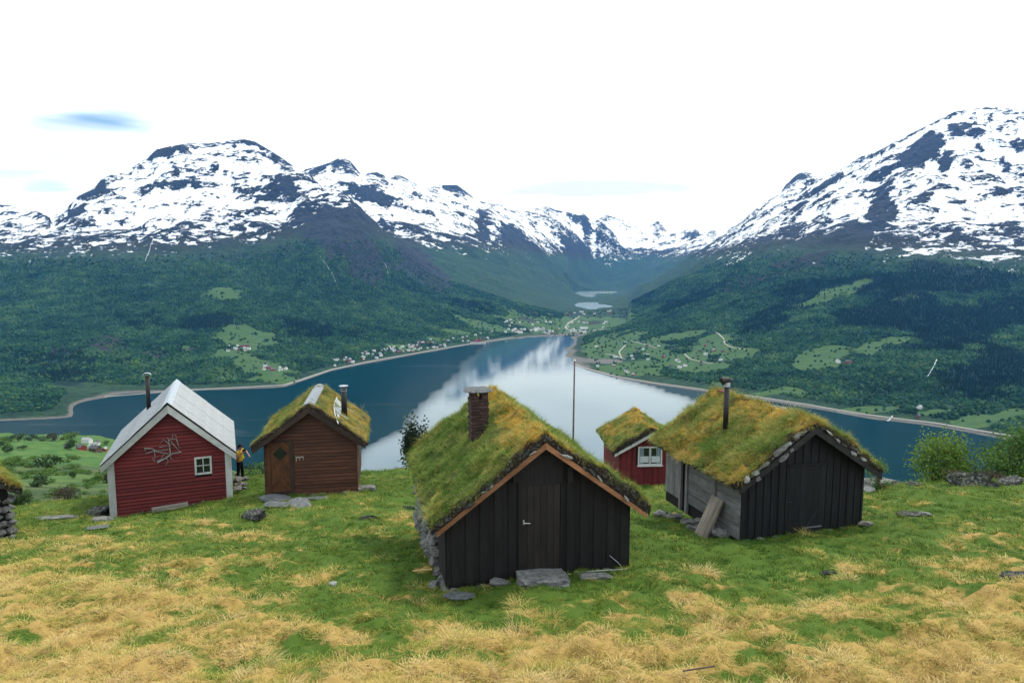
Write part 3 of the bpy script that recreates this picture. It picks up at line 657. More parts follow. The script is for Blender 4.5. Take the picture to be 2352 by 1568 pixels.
def mat_blade(name, stops, trans=.35):
    """grass blades: colour from the tuft's own tint, paler to the tip, light shines through"""
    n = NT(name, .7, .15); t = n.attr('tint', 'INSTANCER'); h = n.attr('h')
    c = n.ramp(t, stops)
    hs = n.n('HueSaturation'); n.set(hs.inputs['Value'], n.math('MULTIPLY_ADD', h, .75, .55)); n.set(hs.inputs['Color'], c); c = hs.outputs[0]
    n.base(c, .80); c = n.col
    tr = n.n('BsdfTranslucent'); n.set(tr.inputs['Color'], c); mx = n.n('MixShader'); mx.inputs[0].default_value = trans
    n.L(n.b.outputs[0], mx.inputs[1]); n.L(tr.outputs[0], mx.inputs[2]); n.L(mx.outputs[0], n.out.inputs[0])
    return n.m

# ------------------------------------------------------------------ scattering of what nobody could count (grass, far woods)
def euler_zyz(al, be, ga):
    ca, sa, cb, sb, cg, sg = np.cos(al), np.sin(al), np.cos(be), np.sin(be), np.cos(ga), np.sin(ga)
    r20 = -sb * cg; r21 = sb * sg; r22 = cb
    r00 = ca * cb * cg - sa * sg; r10 = sa * cb * cg + ca * sg
    return np.stack([np.arctan2(r21, r22), np.arcsin(np.clip(-r20, -1, 1)), np.arctan2(r10, r00)], -1)
PROTO = {}
def scatter(name, proto, pts, rot, scl, tint, parent=None):
    me = bpy.data.meshes.new(name); k = len(pts)
    me.vertices.add(k); me.vertices.foreach_set('co', np.ascontiguousarray(pts, np.float32).ravel())
    for an, av, ty in (('rot', rot, 'FLOAT_VECTOR'), ('scl', scl, 'FLOAT_VECTOR'), ('tint', tint, 'FLOAT')):
        a = me.attributes.new(an, ty, 'POINT'); a.data.foreach_set('vector' if ty[-1] == 'R' else 'value', np.ascontiguousarray(av, np.float32).ravel())
    o = put(name, me, parent)
    if proto.name not in PROTO:
        po = bpy.data.objects.new('proto_' + proto.name, proto)
        g = bpy.data.node_groups.new('scatter_' + proto.name, 'GeometryNodeTree')
        g.interface.new_socket('Geometry', in_out='INPUT', socket_type='NodeSocketGeometry'); g.interface.new_socket('Geometry', in_out='OUTPUT', socket_type='NodeSocketGeometry')
        N = g.nodes.new; gi, go = N('NodeGroupInput'), N('NodeGroupOutput')
        oi = N('GeometryNodeObjectInfo'); oi.inputs['Object'].default_value = po; oi.inputs['As Instance'].default_value = False
        ip = N('GeometryNodeInstanceOnPoints')
        def na(nm, ty):
            q = N('GeometryNodeInputNamedAttribute'); q.data_type = ty; q.inputs['Name'].default_value = nm
            return next(s for s in q.outputs if s.enabled and s.name == 'Attribute')
        er = N('FunctionNodeEulerToRotation'); g.links.new(na('rot', 'FLOAT_VECTOR'), er.inputs[0])
        g.links.new(gi.outputs[0], ip.inputs['Points']); g.links.new(oi.outputs['Geometry'], ip.inputs['Instance'])
        g.links.new(er.outputs[0], ip.inputs['Rotation']); g.links.new(na('scl', 'FLOAT_VECTOR'), ip.inputs['Scale'])
        g.links.new(ip.outputs[0], go.inputs[0])
        PROTO[proto.name] = g
    md = o.modifiers.new('scatter', 'NODES'); md.node_group = PROTO[proto.name]
    o['kind'] = 'stuff'
    return o
def tuft(name, mat, n, hmin, hmax, spread, lean, droop, width, seed, comb=0.0):
    """a tuft of n tapering blades, each a bent strip"""
    r = np.random.default_rng(seed); V, Fc, H = [], [], []
    for i in range(n):
        a = r.uniform(0, 2 * math.pi); rad = spread * math.sqrt(r.uniform(0, 1)); ox, oy = rad * math.cos(a), rad * math.sin(a)
        ht = r.uniform(hmin, hmax); aa = a + r.normal(0, .7); ln = lean * r.uniform(.4, 1.3)
        dx, dy = math.cos(aa) + comb, math.sin(aa); q = math.hypot(dx, dy) + 1e-6; dx, dy = dx / q, dy / q
        wx, wy = -dy, dx; w = width * r.uniform(.7, 1.3); b = len(V); K = 4
        for k in range(K):
            s = k / (K - 1); th = ln + droop * s * r.uniform(.8, 1.2)
            if k == 0: px, pz = 0.0, -.02
            else: px += ht / (K - 1) * math.sin(min(th, 2.0)); pz += ht / (K - 1) * math.cos(min(th, 2.0))
            ww = w * (1 - .85 * s) * .5
            pz2 = max(pz, -.02 + .02 * s)
            V += [(ox + dx * px - wx * ww, oy + dy * px - wy * ww, pz2), (ox + dx * px + wx * ww, oy + dy * px + wy * ww, pz2)]; H += [s, s]
            if k: Fc.append((b + 2 * k - 2, b + 2 * k - 1, b + 2 * k + 1, b + 2 * k))
    return mesh_np(name, np.array(V), np.array(Fc), [mat], False, dict(h=np.array(H)))

# ------------------------------------------------------------------ rocks
def rock_mesh(name, seed, mat, sub=3, rough=.28, flat=(1, 1, .7), blocky=0.0):
    bm = bmesh.new(); bmesh.ops.create_icosphere(bm, subdivisions=sub, radius=1)
    r = random.Random(seed); off = Vector((r.uniform(-50, 50), r.uniform(-50, 50), r.uniform(-50, 50)))
    from mathutils import noise as mn
    planes = [(Vector((r.gauss(0, 1), r.gauss(0, 1), r.gauss(0, 1))).normalized(), r.uniform(.45, .85)) for _ in range(13)]
    for v in bm.verts:
        p = v.co.copy()
        for nrm, d in planes:
            e = p.dot(nrm) - d
            if e > 0: p -= nrm * e * 1.0
        if blocky:
            m = max(abs(p.x), abs(p.y), abs(p.z)); p = p.lerp(p / m * .8, blocky)
        p *= 1.12 + rough * mn.fractal(v.co * 1.8 + off, .9, 2.0, 5) * .75
        v.co = (p.x * flat[0], p.y * flat[1], p.z * flat[2])
    me = bpy.data.meshes.new(name); bm.to_mesh(me); bm.free(); me.materials.append(mat)
    me.polygons.foreach_set('use_smooth', [sub > 3] * len(me.polygons))
    return me
M = {}
M['rock'] = mat_rock('grey_stone'); M['rock_dark'] = mat_rock('dark_lichened_stone', (.02, .021, .02), (.07, .07, .065), (.38, .40, .36), (.01, .01, .009), .55, .3)
M['rock_pale'] = mat_rock('pale_stone', (.26, .26, .25), (.48, .47, .44), (.6, .6, .56), (.05, .05, .045), .5, .2); M['slate'] = mat_rock('slate', (.07, .075, .08), (.16, .165, .17), (.30, .31, .30), (.03, .03, .03), .4, .15)
ROCKS = [rock_mesh('stone', 100 + i, M['rock'], 3) for i in range(6)]; DROCKS = [rock_mesh('boulder', 200 + i, M['rock_dark'], 4, .40) for i in range(3)]
PROCKS = [rock_mesh('pale_stone', 300 + i, M['rock_pale'], 3) for i in range(5)]; SLABS = [rock_mesh('slab', 400 + i, M['slate'], 3, .12, (1, 1, .16), .35) for i in range(3)]
BLOCKS = [rock_mesh('block', 500 + i, M['rock'], 3, .14, (1, 1, 1), .75) for i in range(3)]
LSLAB = [rock_mesh('pale_slab', 600, M['rock'], 4, .14, (1, 1, .3), .2)]

# ------------------------------------------------------------------ grass
GREEN = [(0, (.045, .115, .012)), (.22, (.12, .20, .024)), (.45, (.32, .33, .055)), (.64, (.60, .46, .13)), (.85, (.74, .56, .25)), (1, (.54, .35, .15))]
M['blade'] = mat_blade('grass_blade', GREEN)
M['roof_blade'] = mat_blade('roof_grass_blade', [(0, (.06, .14, .02)), (.3, (.15, .23, .035)), (.55, (.34, .35, .09)), (.78, (.56, .43, .12)), (1, (.60, .36, .06))])
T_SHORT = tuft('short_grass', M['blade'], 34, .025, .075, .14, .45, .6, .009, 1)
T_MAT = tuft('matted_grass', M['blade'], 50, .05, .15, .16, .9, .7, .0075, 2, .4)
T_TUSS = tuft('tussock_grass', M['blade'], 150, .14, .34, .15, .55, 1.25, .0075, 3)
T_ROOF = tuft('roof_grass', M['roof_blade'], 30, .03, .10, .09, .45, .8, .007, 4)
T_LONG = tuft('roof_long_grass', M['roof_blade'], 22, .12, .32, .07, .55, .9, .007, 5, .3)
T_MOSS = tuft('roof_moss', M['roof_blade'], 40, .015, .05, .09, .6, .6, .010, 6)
def meadow_grass():
    r = RNG
    def sample(n, ymin, ymax, p):
        """points uniform over the visible wedge of ground"""
        y = np.sqrt(r.uniform(ymin ** 2, ymax ** 2, n)); u = r.uniform(-1.0, 1.0, n); x = u * y
        keep = np.ones(n, bool)
        for hx, hy, yaw, w, l in FOOT:
            c, s = math.cos(yaw), math.sin(yaw); lx = (x - hx) * c + (y - hy) * s; ly = -(x - hx) * s + (y - hy) * c
            keep &= ~((np.abs(lx) < w / 2 - .02) & (ly > -.02) & (ly < l))
        return x[keep], y[keep]
    # short turf, thinning with distance while tufts grow
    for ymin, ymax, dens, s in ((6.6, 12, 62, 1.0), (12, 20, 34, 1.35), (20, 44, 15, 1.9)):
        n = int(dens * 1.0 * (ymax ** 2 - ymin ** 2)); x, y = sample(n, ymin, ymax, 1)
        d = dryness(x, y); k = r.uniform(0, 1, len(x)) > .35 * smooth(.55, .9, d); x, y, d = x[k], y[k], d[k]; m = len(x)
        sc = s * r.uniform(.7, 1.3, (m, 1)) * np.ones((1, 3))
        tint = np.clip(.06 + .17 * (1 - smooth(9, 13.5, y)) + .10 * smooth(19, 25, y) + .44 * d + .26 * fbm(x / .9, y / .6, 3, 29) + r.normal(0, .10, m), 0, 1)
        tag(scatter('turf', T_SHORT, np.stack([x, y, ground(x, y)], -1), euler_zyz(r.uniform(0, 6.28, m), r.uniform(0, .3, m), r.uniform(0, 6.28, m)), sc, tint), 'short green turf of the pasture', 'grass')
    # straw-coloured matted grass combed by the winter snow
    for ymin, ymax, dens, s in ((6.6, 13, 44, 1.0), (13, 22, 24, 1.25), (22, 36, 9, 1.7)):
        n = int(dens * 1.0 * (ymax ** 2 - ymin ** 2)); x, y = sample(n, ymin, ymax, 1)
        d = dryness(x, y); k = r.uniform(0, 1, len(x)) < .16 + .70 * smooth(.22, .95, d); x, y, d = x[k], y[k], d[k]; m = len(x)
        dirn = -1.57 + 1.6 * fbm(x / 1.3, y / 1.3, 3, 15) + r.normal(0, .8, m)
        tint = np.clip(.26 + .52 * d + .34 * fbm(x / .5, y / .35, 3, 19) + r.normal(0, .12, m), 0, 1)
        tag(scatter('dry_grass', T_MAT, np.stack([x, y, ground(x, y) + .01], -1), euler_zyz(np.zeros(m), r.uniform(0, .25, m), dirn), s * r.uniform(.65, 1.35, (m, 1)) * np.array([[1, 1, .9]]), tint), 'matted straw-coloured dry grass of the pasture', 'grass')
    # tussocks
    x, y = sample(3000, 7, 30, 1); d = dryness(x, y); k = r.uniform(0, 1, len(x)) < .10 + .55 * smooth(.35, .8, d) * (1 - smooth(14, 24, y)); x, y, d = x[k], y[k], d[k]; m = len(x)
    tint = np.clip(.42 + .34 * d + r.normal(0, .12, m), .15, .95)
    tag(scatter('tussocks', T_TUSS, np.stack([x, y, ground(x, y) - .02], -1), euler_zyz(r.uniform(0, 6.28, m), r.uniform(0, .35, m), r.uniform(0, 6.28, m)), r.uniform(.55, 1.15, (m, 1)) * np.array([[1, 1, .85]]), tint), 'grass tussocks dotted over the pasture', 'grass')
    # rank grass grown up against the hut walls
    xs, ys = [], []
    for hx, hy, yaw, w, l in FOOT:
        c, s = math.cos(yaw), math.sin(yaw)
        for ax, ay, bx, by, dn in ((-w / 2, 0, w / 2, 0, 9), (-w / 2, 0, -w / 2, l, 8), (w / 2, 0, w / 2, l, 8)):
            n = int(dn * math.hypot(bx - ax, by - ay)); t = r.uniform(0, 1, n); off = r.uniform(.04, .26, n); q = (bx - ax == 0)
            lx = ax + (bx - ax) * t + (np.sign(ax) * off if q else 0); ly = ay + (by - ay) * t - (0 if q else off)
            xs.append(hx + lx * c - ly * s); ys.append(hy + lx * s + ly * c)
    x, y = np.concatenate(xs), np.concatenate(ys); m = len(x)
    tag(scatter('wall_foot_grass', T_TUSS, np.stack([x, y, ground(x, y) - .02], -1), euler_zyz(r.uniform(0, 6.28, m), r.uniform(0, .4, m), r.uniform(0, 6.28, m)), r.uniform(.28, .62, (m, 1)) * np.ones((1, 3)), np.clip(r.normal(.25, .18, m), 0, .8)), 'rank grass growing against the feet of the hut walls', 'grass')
FOOT = []
# ------------------------------------------------------------------ huts
class Hut:
    """a gabled hut: local x across the front, y into the depth, z up; the Empty stands at the middle of the front sill"""
    def __init__(s, name, label, x, y, z, yaw, W, L, He, Hr):
        s.W, s.L, s.He, s.Hr, s.yaw, s.z = W, L, He, Hr, yaw, z
        s.k = (Hr - He) / (W / 2)
        s.o = thing(name, label, 'hut', (x, y, CAMZ + z), yaw)
        s.M = Matrix.Translation((x, y, CAMZ + z)) @ Matrix.Rotation(yaw, 4, 'Z'); s.I = s.M.inverted()
        FOOT.append((x, y, yaw, W, L))
        s.eye = s.I @ Vector((0, 0, CAMZ))
    def roof(s, x): return s.Hr - s.k * abs(x)
    def on(s, px, py, n, p0):
        """survey point -> local point on the plane through p0 with normal n"""
        u, t = ray(px, py); d = (s.I.to_3x3() @ Vector((u, 1, t))); n = Vector(n)
        return s.eye + d * ((Vector(p0) - s.eye).dot(n) / d.dot(n))
    def front(s, px, py, y=0.0): return s.on(px, py, (0, 1, 0), (0, y, 0))
    def lroof(s, px, py, up=0.0): return s.on(px, py, (-s.k, 0, 1), (0, 0, s.Hr + up))
    def rroof(s, px, py, up=0.0): return s.on(px, py, (s.k, 0, 1), (0, 0, s.Hr + up))
    def lwall(s, px, py): return s.on(px, py, (1, 0, 0), (-s.W / 2, 0, 0))
    def world(s, p): return s.M @ Vector(p)
    def core(s, mat, drop=.3, inset=.035):
        w = s.W / 2 - inset
        MB().prism([(-w, -drop), (w, -drop), (w, s.He - .01), (0, s.Hr - .02), (-w, s.He - .01)], inset, s.L - inset).build('wall', mat, s.o)
    def vplank(s, x0, x1, z0, y0, y1, mat, ztop=None, name='plank', parent=None):
        t = (lambda x: s.roof(x) - .015) if ztop is None else (lambda x: min(ztop, s.roof(x) - .015))
        poly = [(x0, z0), (x1, z0), (x1, t(x1))]
        if x0 < 0 < x1 and t(0) > max(t(x0), t(x1)): poly.append((0, t(0)))
        poly.append((x0, t(x0)))
        c = (x0 + x1) / 2
        return MB().prism([(a - c, b) for a, b in poly], y0, y1).build(name, mat, parent or s.o, (c, 0, 0))
    def hboard(s, z0, z1, mat, x0=None, x1=None, thick=.05, name='board'):
        """lap board on the front wall, clipped to the gable"""
        def lim(z): return min(s.W / 2, (s.Hr - z) / s.k)
        a0, b0 = -lim(z0), lim(z0); a1, b1 = -lim(z1), lim(z1)
        if x0 is not None: a0, a1 = max(a0, x0), max(a1, x0)
        if x1 is not None: b0, b1 = min(b0, x1), min(b1, x1)
        if b0 - a0 < .04: return
        b1 = max(b1, a1 + .002); g = .006
        v = [(a0, -thick, z0), (b0, -thick, z0), (b1, -.004, z1 + g), (a1, -.004, z1 + g), (a0, .05, z0), (b0, .05, z0), (b1, .05, z1 + g), (a1, .05, z1 + g)]
        zc = (z0 + z1) / 2
        MB().add([(p[0], p[1], p[2] - zc) for p in v], [(0, 1, 2, 3), (7, 6, 5, 4), (0, 4, 5, 1), (1, 5, 6, 2), (2, 6, 7, 3), (3, 7, 4, 0)]).build(name, mat, s.o, (0, 0, zc))
    def bargeboards(s, mat, ovf, ovx, depth, thick=.035, lift=.02, y=None):
        y0 = -ovf if y is None else y
        for sg in (-1, 1):
            e = s.W / 2 + ovx; t = s.roof(0) + lift; q = s.Hr - s.k * e + lift
            poly = [(0, t), (sg * e, q), (sg * e, q - depth * .9), (0, t - depth * 1.12)]
            if sg > 0: poly = poly[::-1]
            MB().prism(poly, y0 - thick, y0).build('bargeboard', mat, s.o)
    def roof_boards(s, mat, ovf, ovb, ovx, thick=.04):
        for sg in (-1, 1):
            e = s.W / 2 + ovx; poly = [(0, s.Hr), (sg * e, s.Hr - s.k * e), (sg * e, s.Hr - s.k * e + thick), (0, s.Hr + thick)]
            if sg < 0: poly = poly[::-1]
            MB().prism(poly, -ovf + .003, s.L + ovb).build('roof_deck', mat, s.o)
    def sod(s, mat, ovf, ovb, ovx, th, seed, gold, nx=70, ny=76, sag=.06, gap=None):
        """turf on the roof: a lumpy slab with ragged edges; returns its top surface"""
        ex = s.W / 2 + ovx; y0, y1 = -ovf, s.L + ovb
        sx = np.linspace(-1, 1, nx); sy = np.linspace(0, 1, ny)
        def top(x, y):
            e = np.minimum(np.minimum(ex - np.abs(x), y - y0), y1 - y)
            fall = np.where(y < y0 + .3, .95, .6) + np.where(y < y0 + .3, .05, .4) * smooth(-.02, .22, e)
            b = s.Hr + .045 - s.k * (np.sqrt(x * x + .10 ** 2) - .05)
            h = th * (1 + .85 * fbm(x / .8 + seed, y / .8, 3, seed) + .42 * fbm(x / .22, y / .22 + seed, 2, seed + 3)) * fall
            return b + h - sag * np.sin(np.clip((y - y0) / (y1 - y0), 0, 1) * np.pi)
        X, Y = np.meshgrid(sx * ex, y0 + sy * (y1 - y0))
        jit = .05
        X = X + jit * fbm(Y / .3, X / 2 + 5, 3, seed + 7) * (np.abs(sx)[None, :] ** 8); Y = Y + jit * fbm(X / .22, Y / 2, 3, seed + 8) * ((np.abs(sy * 2 - 1) ** 12)[:, None])
        Z = top(X, Y)
        V = np.stack([X, Y, Z], -1).reshape(-1, 3); Fc = list(map(tuple, grid_faces(ny, nx)))
        ring = [j for j in range(nx)] + [i * nx + nx - 1 for i in range(1, ny)] + [(ny - 1) * nx + j for j in range(nx - 2, -1, -1)] + [i * nx for i in range(ny - 2, 0, -1)]
        b0 = len(V); low = []; mid = []
        for q, i in enumerate(ring):
            x, y, z = V[i]; base = s.Hr + .042 - s.k * abs(x)
            ox, oy = (np.sign(x) if abs(x) > ex - .12 else 0), (-1 if y < y0 + .12 else (1 if y > y1 - .12 else 0))
            j1 = .035 * math.sin(q * 1.7 + seed) * math.sin(q * .61); mid.append((x + ox * (.03 + j1), y + oy * (.03 + j1), z * .5 + base * .5))
            low.append((x + ox * j1 * .5, y + oy * j1 * .5, base - .02 + .03 * math.sin(q * 2.3)))
        V = np.vstack([V, mid, low]); n = len(ring)
        edge = np.zeros(len(V)); edge[b0:b0 + n] = .85; edge[b0 + n:] = 1
        E2 = 1 - smooth(0, .16, np.minimum(Y - y0, np.minimum(ex - np.abs(X), y1 - Y) * 1.5)); edge[:b0] = E2.ravel() * .55
        for q in range(n):
            r = (q + 1) % n; Fc.append((ring[r], ring[q], b0 + q, b0 + r)); Fc.append((b0 + r, b0 + q, b0 + n + q, b0 + n + r))
        gd = gold(V[:, 0], V[:, 1])
        me = mesh_np('sod_roof', V, np.array(Fc), [mat], True, dict(edge=edge, gold=gd))
        s.sodobj = put('sod_roof', me, s.o)
        s.top, s.ext = top, (ex, y0, y1)
        return top
    def sod_grass(s, gold, n_short, n_long, n_moss, seed, tall=1.0, skip=None):
        r = np.random.default_rng(seed); ex, y0, y1 = s.ext
        def go(nm, proto, n, sc, tf, keep, tilt):
            x = r.uniform(-ex, ex, n); y = r.uniform(y0, y1, n); g = gold(x, y); k = r.uniform(0, 1, n) < keep(g, x, y)
            if skip is not None: k &= ~skip(x, y)
            x, y, g = x[k], y[k], g[k]; m = len(x)
            z = s.top(x, y) - .012
            al = np.where(x < 0, math.pi, 0) + r.normal(0, .5, m); be = tilt * math.atan(s.k) + r.normal(0, .18, m)
            sg = sc * r.uniform(.6, 1.35, (m, 1)) * np.ones((1, 3))
            scatter(nm, proto, np.stack([x, y, z], -1), euler_zyz(al, be, r.uniform(-3.14, 3.14, m) if proto is not T_LONG else r.normal(0, 1.0, m)), sg, np.clip(tf(g, m, x, y), 0, 1), s.sodobj)
        bare = lambda x, y: 1 - .92 * smooth(.12, .36, fbm(x / .5, y / .5, 3, seed + 9))
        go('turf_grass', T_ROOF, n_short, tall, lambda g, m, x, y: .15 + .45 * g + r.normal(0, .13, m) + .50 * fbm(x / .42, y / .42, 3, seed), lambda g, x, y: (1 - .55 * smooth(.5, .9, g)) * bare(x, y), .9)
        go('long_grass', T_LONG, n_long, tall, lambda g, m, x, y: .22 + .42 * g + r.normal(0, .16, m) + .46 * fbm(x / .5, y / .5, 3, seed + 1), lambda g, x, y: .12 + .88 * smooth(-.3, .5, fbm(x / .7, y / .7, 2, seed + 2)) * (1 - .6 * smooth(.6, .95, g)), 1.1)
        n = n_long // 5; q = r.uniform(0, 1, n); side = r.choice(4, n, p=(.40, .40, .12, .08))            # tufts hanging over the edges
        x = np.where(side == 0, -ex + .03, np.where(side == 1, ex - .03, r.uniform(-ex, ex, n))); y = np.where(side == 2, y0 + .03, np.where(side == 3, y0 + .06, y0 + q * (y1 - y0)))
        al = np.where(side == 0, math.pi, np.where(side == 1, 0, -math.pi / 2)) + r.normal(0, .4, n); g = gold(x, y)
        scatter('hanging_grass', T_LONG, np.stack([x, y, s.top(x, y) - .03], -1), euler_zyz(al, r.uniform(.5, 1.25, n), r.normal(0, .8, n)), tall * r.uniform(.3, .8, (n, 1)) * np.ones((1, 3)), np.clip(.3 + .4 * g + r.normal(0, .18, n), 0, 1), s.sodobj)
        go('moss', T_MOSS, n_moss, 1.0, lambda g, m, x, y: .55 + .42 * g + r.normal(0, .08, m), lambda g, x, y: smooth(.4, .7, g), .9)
    def edge_stones(s, pool, n, size, y, seed, lo=.03, hi=.16, long=1.0, sides=(-1, 1), name='edge_stone'):
        r = random.Random(seed); ex = s.W / 2 + .18
        for i in range(n):
            sg = sides[i % len(sides)]; q = (i // len(sides) + r.uniform(.1, .9)) / (n / len(sides)); x = sg * ex * q
            z = s.Hr - s.k * abs(x) + r.uniform(lo, hi); a = size * r.uniform(.45, 1.2)
            o = put(name, r.choice(pool), s.o, (x, y + r.uniform(-.05, .06), z), (r.uniform(-.5, .5), sg * math.atan(s.k) + r.uniform(-.35, .35), r.uniform(-.5, .5)), (a * long * r.uniform(.9, 1.7), a * .8, a * r.uniform(.5, .85)))
    def footing(s, pool, pts, seed, name='foundation_stone'):
        r = random.Random(seed)
        for (x, y, z, a) in pts:
            put(name, r.choice(pool), s.o, (x, y, z), (r.uniform(-.25, .25), r.uniform(-.25, .25), r.uniform(0, 6)), (a * r.uniform(.9, 1.5), a * r.uniform(.7, 1.1), a * r.uniform(.55, .85)))
    def lz(s, x, y):
        w = s.world((x, y, 0)); return gz(w.x, w.y) - (CAMZ + s.z)

def stovepipe(h, base, top_z, r, mat, kind, capmat):
    p = put('stove_pipe', MB().tube([(0, 0, -.25), (0, 0, top_z)], r, 18).mesh('stove_pipe', mat, True), h.o, base)
    for po in p.data.polygons: po.use_smooth = len(po.vertices) == 4
    if kind == 'disc':
        MB().tube([(0, 0, top_z + .055), (0, 0, top_z + .085)], r * 1.55, 20).build('rain_cap', capmat, p)
        for a in range(3): MB().box((-.008, -.008, top_z - .02), (.008, .008, top_z + .06)).build('cap_strut', mat, p, (r * .85 * math.cos(a * 2.1), r * .85 * math.sin(a * 2.1), 0))
        for q in (.06, .13): MB().tube([(0, 0, top_z - q), (0, 0, top_z - q + .02)], r * 1.08, 18).build('collar', capmat, p)
    elif kind == 'hood':
        m = MB(); n = 9
        ring = [(r * 1.75 * math.cos(math.pi * i / (n - 1)), r * 1.15 * math.sin(math.pi * i / (n - 1)) + top_z + .02) for i in range(n)]
        for i in range(n - 1):
            (a, b), (c, d) = ring[i], ring[i + 1]
            m.add([(a, -r * 1.25, b), (c, -r * 1.25, d), (c, r * 1.25, d), (a, r * 1.25, b), (a * .94, -r * 1.25, b - .012), (c * .94, -r * 1.25, d - .012), (c * .94, r * 1.25, d - .012), (a * .94, r * 1.25, b - .012)],
                  [(0, 1, 2, 3), (7, 6, 5, 4), (0, 4, 5, 1), (2, 6, 7, 3), (0, 3, 7, 4), (1, 5, 6, 2)])
        m.build('rain_hood', capmat, p)
    elif kind == 'cowl':
        MB().tube([(0, 0, top_z - .02), (0, 0, top_z + .10)], r * 1.25, 16).build('collar', capmat, p, smoothing=False)
        MB().tube([(-r * 2.1, 0, top_z + .15), (-r * 1.4, 0, top_z + .165), (r * .6, 0, top_z + .165), (r * 2.2, 0, top_z + .13)], [r * 1.35, r * 1.3, r * 1.15, r * .55], 14).build('cowl', mat, p, smoothing=False)
        MB().tube([(-r * 2.3, 0, top_z + .13), (-r * 2.05, 0, top_z + .14)], r * 1.55, 14).build('cowl_rim', mat, p)
    return p

def window(h, x0, x1, z0, z1, y, frame, glass, cols, rows, bar=.035, trim=.05, sill=False, name='window'):
    c, d = (x0 + x1) / 2, (z0 + z1) / 2; w, t = (x1 - x0) / 2, (z1 - z0) / 2
    m = MB()
    m.box((-w, -.03, -t), (-w + trim, .03, t)); m.box((w - trim, -.03, -t), (w, .03, t)); m.box((-w + trim, -.028, t - trim), (w - trim, .03, t)); m.box((-w + trim, -.028, -t), (w - trim, .03, -t + trim))
    o = m.build(name, frame, h.o, (c, y, d))
    iw, it = w - trim, t - trim
    for i in range(1, cols): MB().box((-iw + 2 * iw * i / cols - bar / 2, -.018, -it), (-iw + 2 * iw * i / cols + bar / 2, .012, it)).build('mullion', frame, o)
    for j in range(1, rows): MB().box((-iw, -.015, -it + 2 * it * j / rows - bar / 2), (iw, .010, -it + 2 * it * j / rows + bar / 2)).build('glazing_bar', frame, o)
    for i in range(cols):
        for j in range(rows):
            a, b = -iw + 2 * iw * i / cols, -iw + 2 * iw * (i + 1) / cols; e, f = -it + 2 * it * j / rows, -it + 2 * it * (j + 1) / rows
            MB().box((a + .004, .016, e + .004), (b - .004, .022, f - .004)).build('pane', glass, o)
    if sill: MB().box((-w - .03, -.075, -t - .045), (w + .03, .02, -t - .002)).build('sill', frame, o)
    return o

M['black'] = mat_wood('black_tarred_boards', (.008, .0075, .0075), (.019, .017, .017), 'z', 1, .8, .6, (.035, .03, .027), .35)
M['black_b'] = mat_wood('black_green_boards', (.007, .008, .009), (.015, .018, .019), 'z', 1, .8, .6, (.03, .033, .033), .35)
M['doorbrown'] = mat_wood('dark_brown_door', (.016, .013, .011), (.030, .024, .020), 'z', 1, .7, .5)
M['orange'] = mat_wood('oiled_bargeboard', (.23, .10, .045), (.34, .16, .075), 'x', .6, .6, .3)
M['blackx'] = mat_wood('black_bargeboard', (.012, .012, .012), (.028, .027, .026), 'x', .6, .75, .4)
M['red'] = mat_wood('red_painted_boards', (.150, .016, .016), (.19, .026, .025), 'x', .5, .7, .35, (.38, .27, .24), .4)
M['redz'] = mat_wood('red_painted_planks', (.145, .017, .022), (.20, .030, .033), 'z', 1, .7, .35)
M['white'] = mat_wood('white_paint', (.58, .59, .57), (.72, .72, .69), 'z', .6, .6, .25, (.40, .38, .33), .35)
M['whitex'] = mat_wood('white_bargeboard', (.56, .57, .54), (.70, .70, .66), 'x', .6, .6, .25, (.40, .37, .31), .4)
M['brown'] = mat_wood('brown_stained_boards', (.060, .020, .010), (.115, .042, .020), 'x', .5, .65, .4, (.34, .25, .18), .22)
M['browndoor'] = mat_wood('brown_door_boards', (.080, .030, .012), (.155, .062, .024), 'z', .8, .65, .4)
M['browntrim'] = mat_wood('dark_brown_trim', (.026, .016, .013), (.055, .032, .024), 'x', .6, .7, .4)
M['grey_wood'] = mat_wood('weathered_grey_boards', (.10, .10, .10), (.24, .24, .235), 'y', .6, .85, .8, (.06, .055, .05), .8)
M['grey_woodz'] = mat_wood('weathered_grey_uprights', (.12, .12, .12), (.27, .27, .265), 'z', .6, .85, .8, (.07, .05, .035), .8)
M['tan_wood'] = mat_wood('bare_tan_planks', (.20, .165, .13), (.36, .31, .25), 'z', .8, .8, .7, (.10, .08, .06), .6)
M['pale_wood'] = mat_wood('bleached_board', (.42, .36, .31), (.62, .56, .50), 'x', .6, .8, .6, (.25, .20, .16), .6)
M['dark'] = mat_plain('shade_backing', (.012, .012, .012), .9); M['iron'] = mat_plain('black_iron', (.016, .015, .015), .55, .4, .3); M['steel'] = mat_plain('bright_steel', (.55, .56, .57), .35, .5, .7)  # first one: near-black backing, shade painted into the gaps between boards
M['zinc_strip'] = mat_plain('ridge_strip_zinc', (.24, .27, .30), .5, .4, .3, .25)
M['zinc'] = mat_plain('zinc', (.42, .45, .48), .45, .5, .5); M['tin'] = mat_metal_sheet('corrugated_roof', (.27, .285, .295), (.45, .465, .475), (.17, .165, .15), .85)
M['tin_streaked'] = mat_metal_sheet('streaked_roof', (.17, .19, .205), (.48, .50, .515), (.09, .09, .085), .9)  # stronger dark streaks, laid on the left slope only
M['ridge_tin'] = mat_plain('ridge_flashing', (.40, .45, .50), .45, .5, .3); M['glass'] = mat_glass(); M['lace'] = mat_plain('lace_curtain', (.55, .58, .60), .9)
M['sodA'] = mat_sod('turf_green', (.030, .024, .018), (.16, .15, .04), (.09, .15, .025), (.46, .26, .035)); M['sodB'] = mat_sod('turf_golden', (.032, .024, .018), (.22, .17, .05), (.12, .16, .035), (.42, .24, .04))
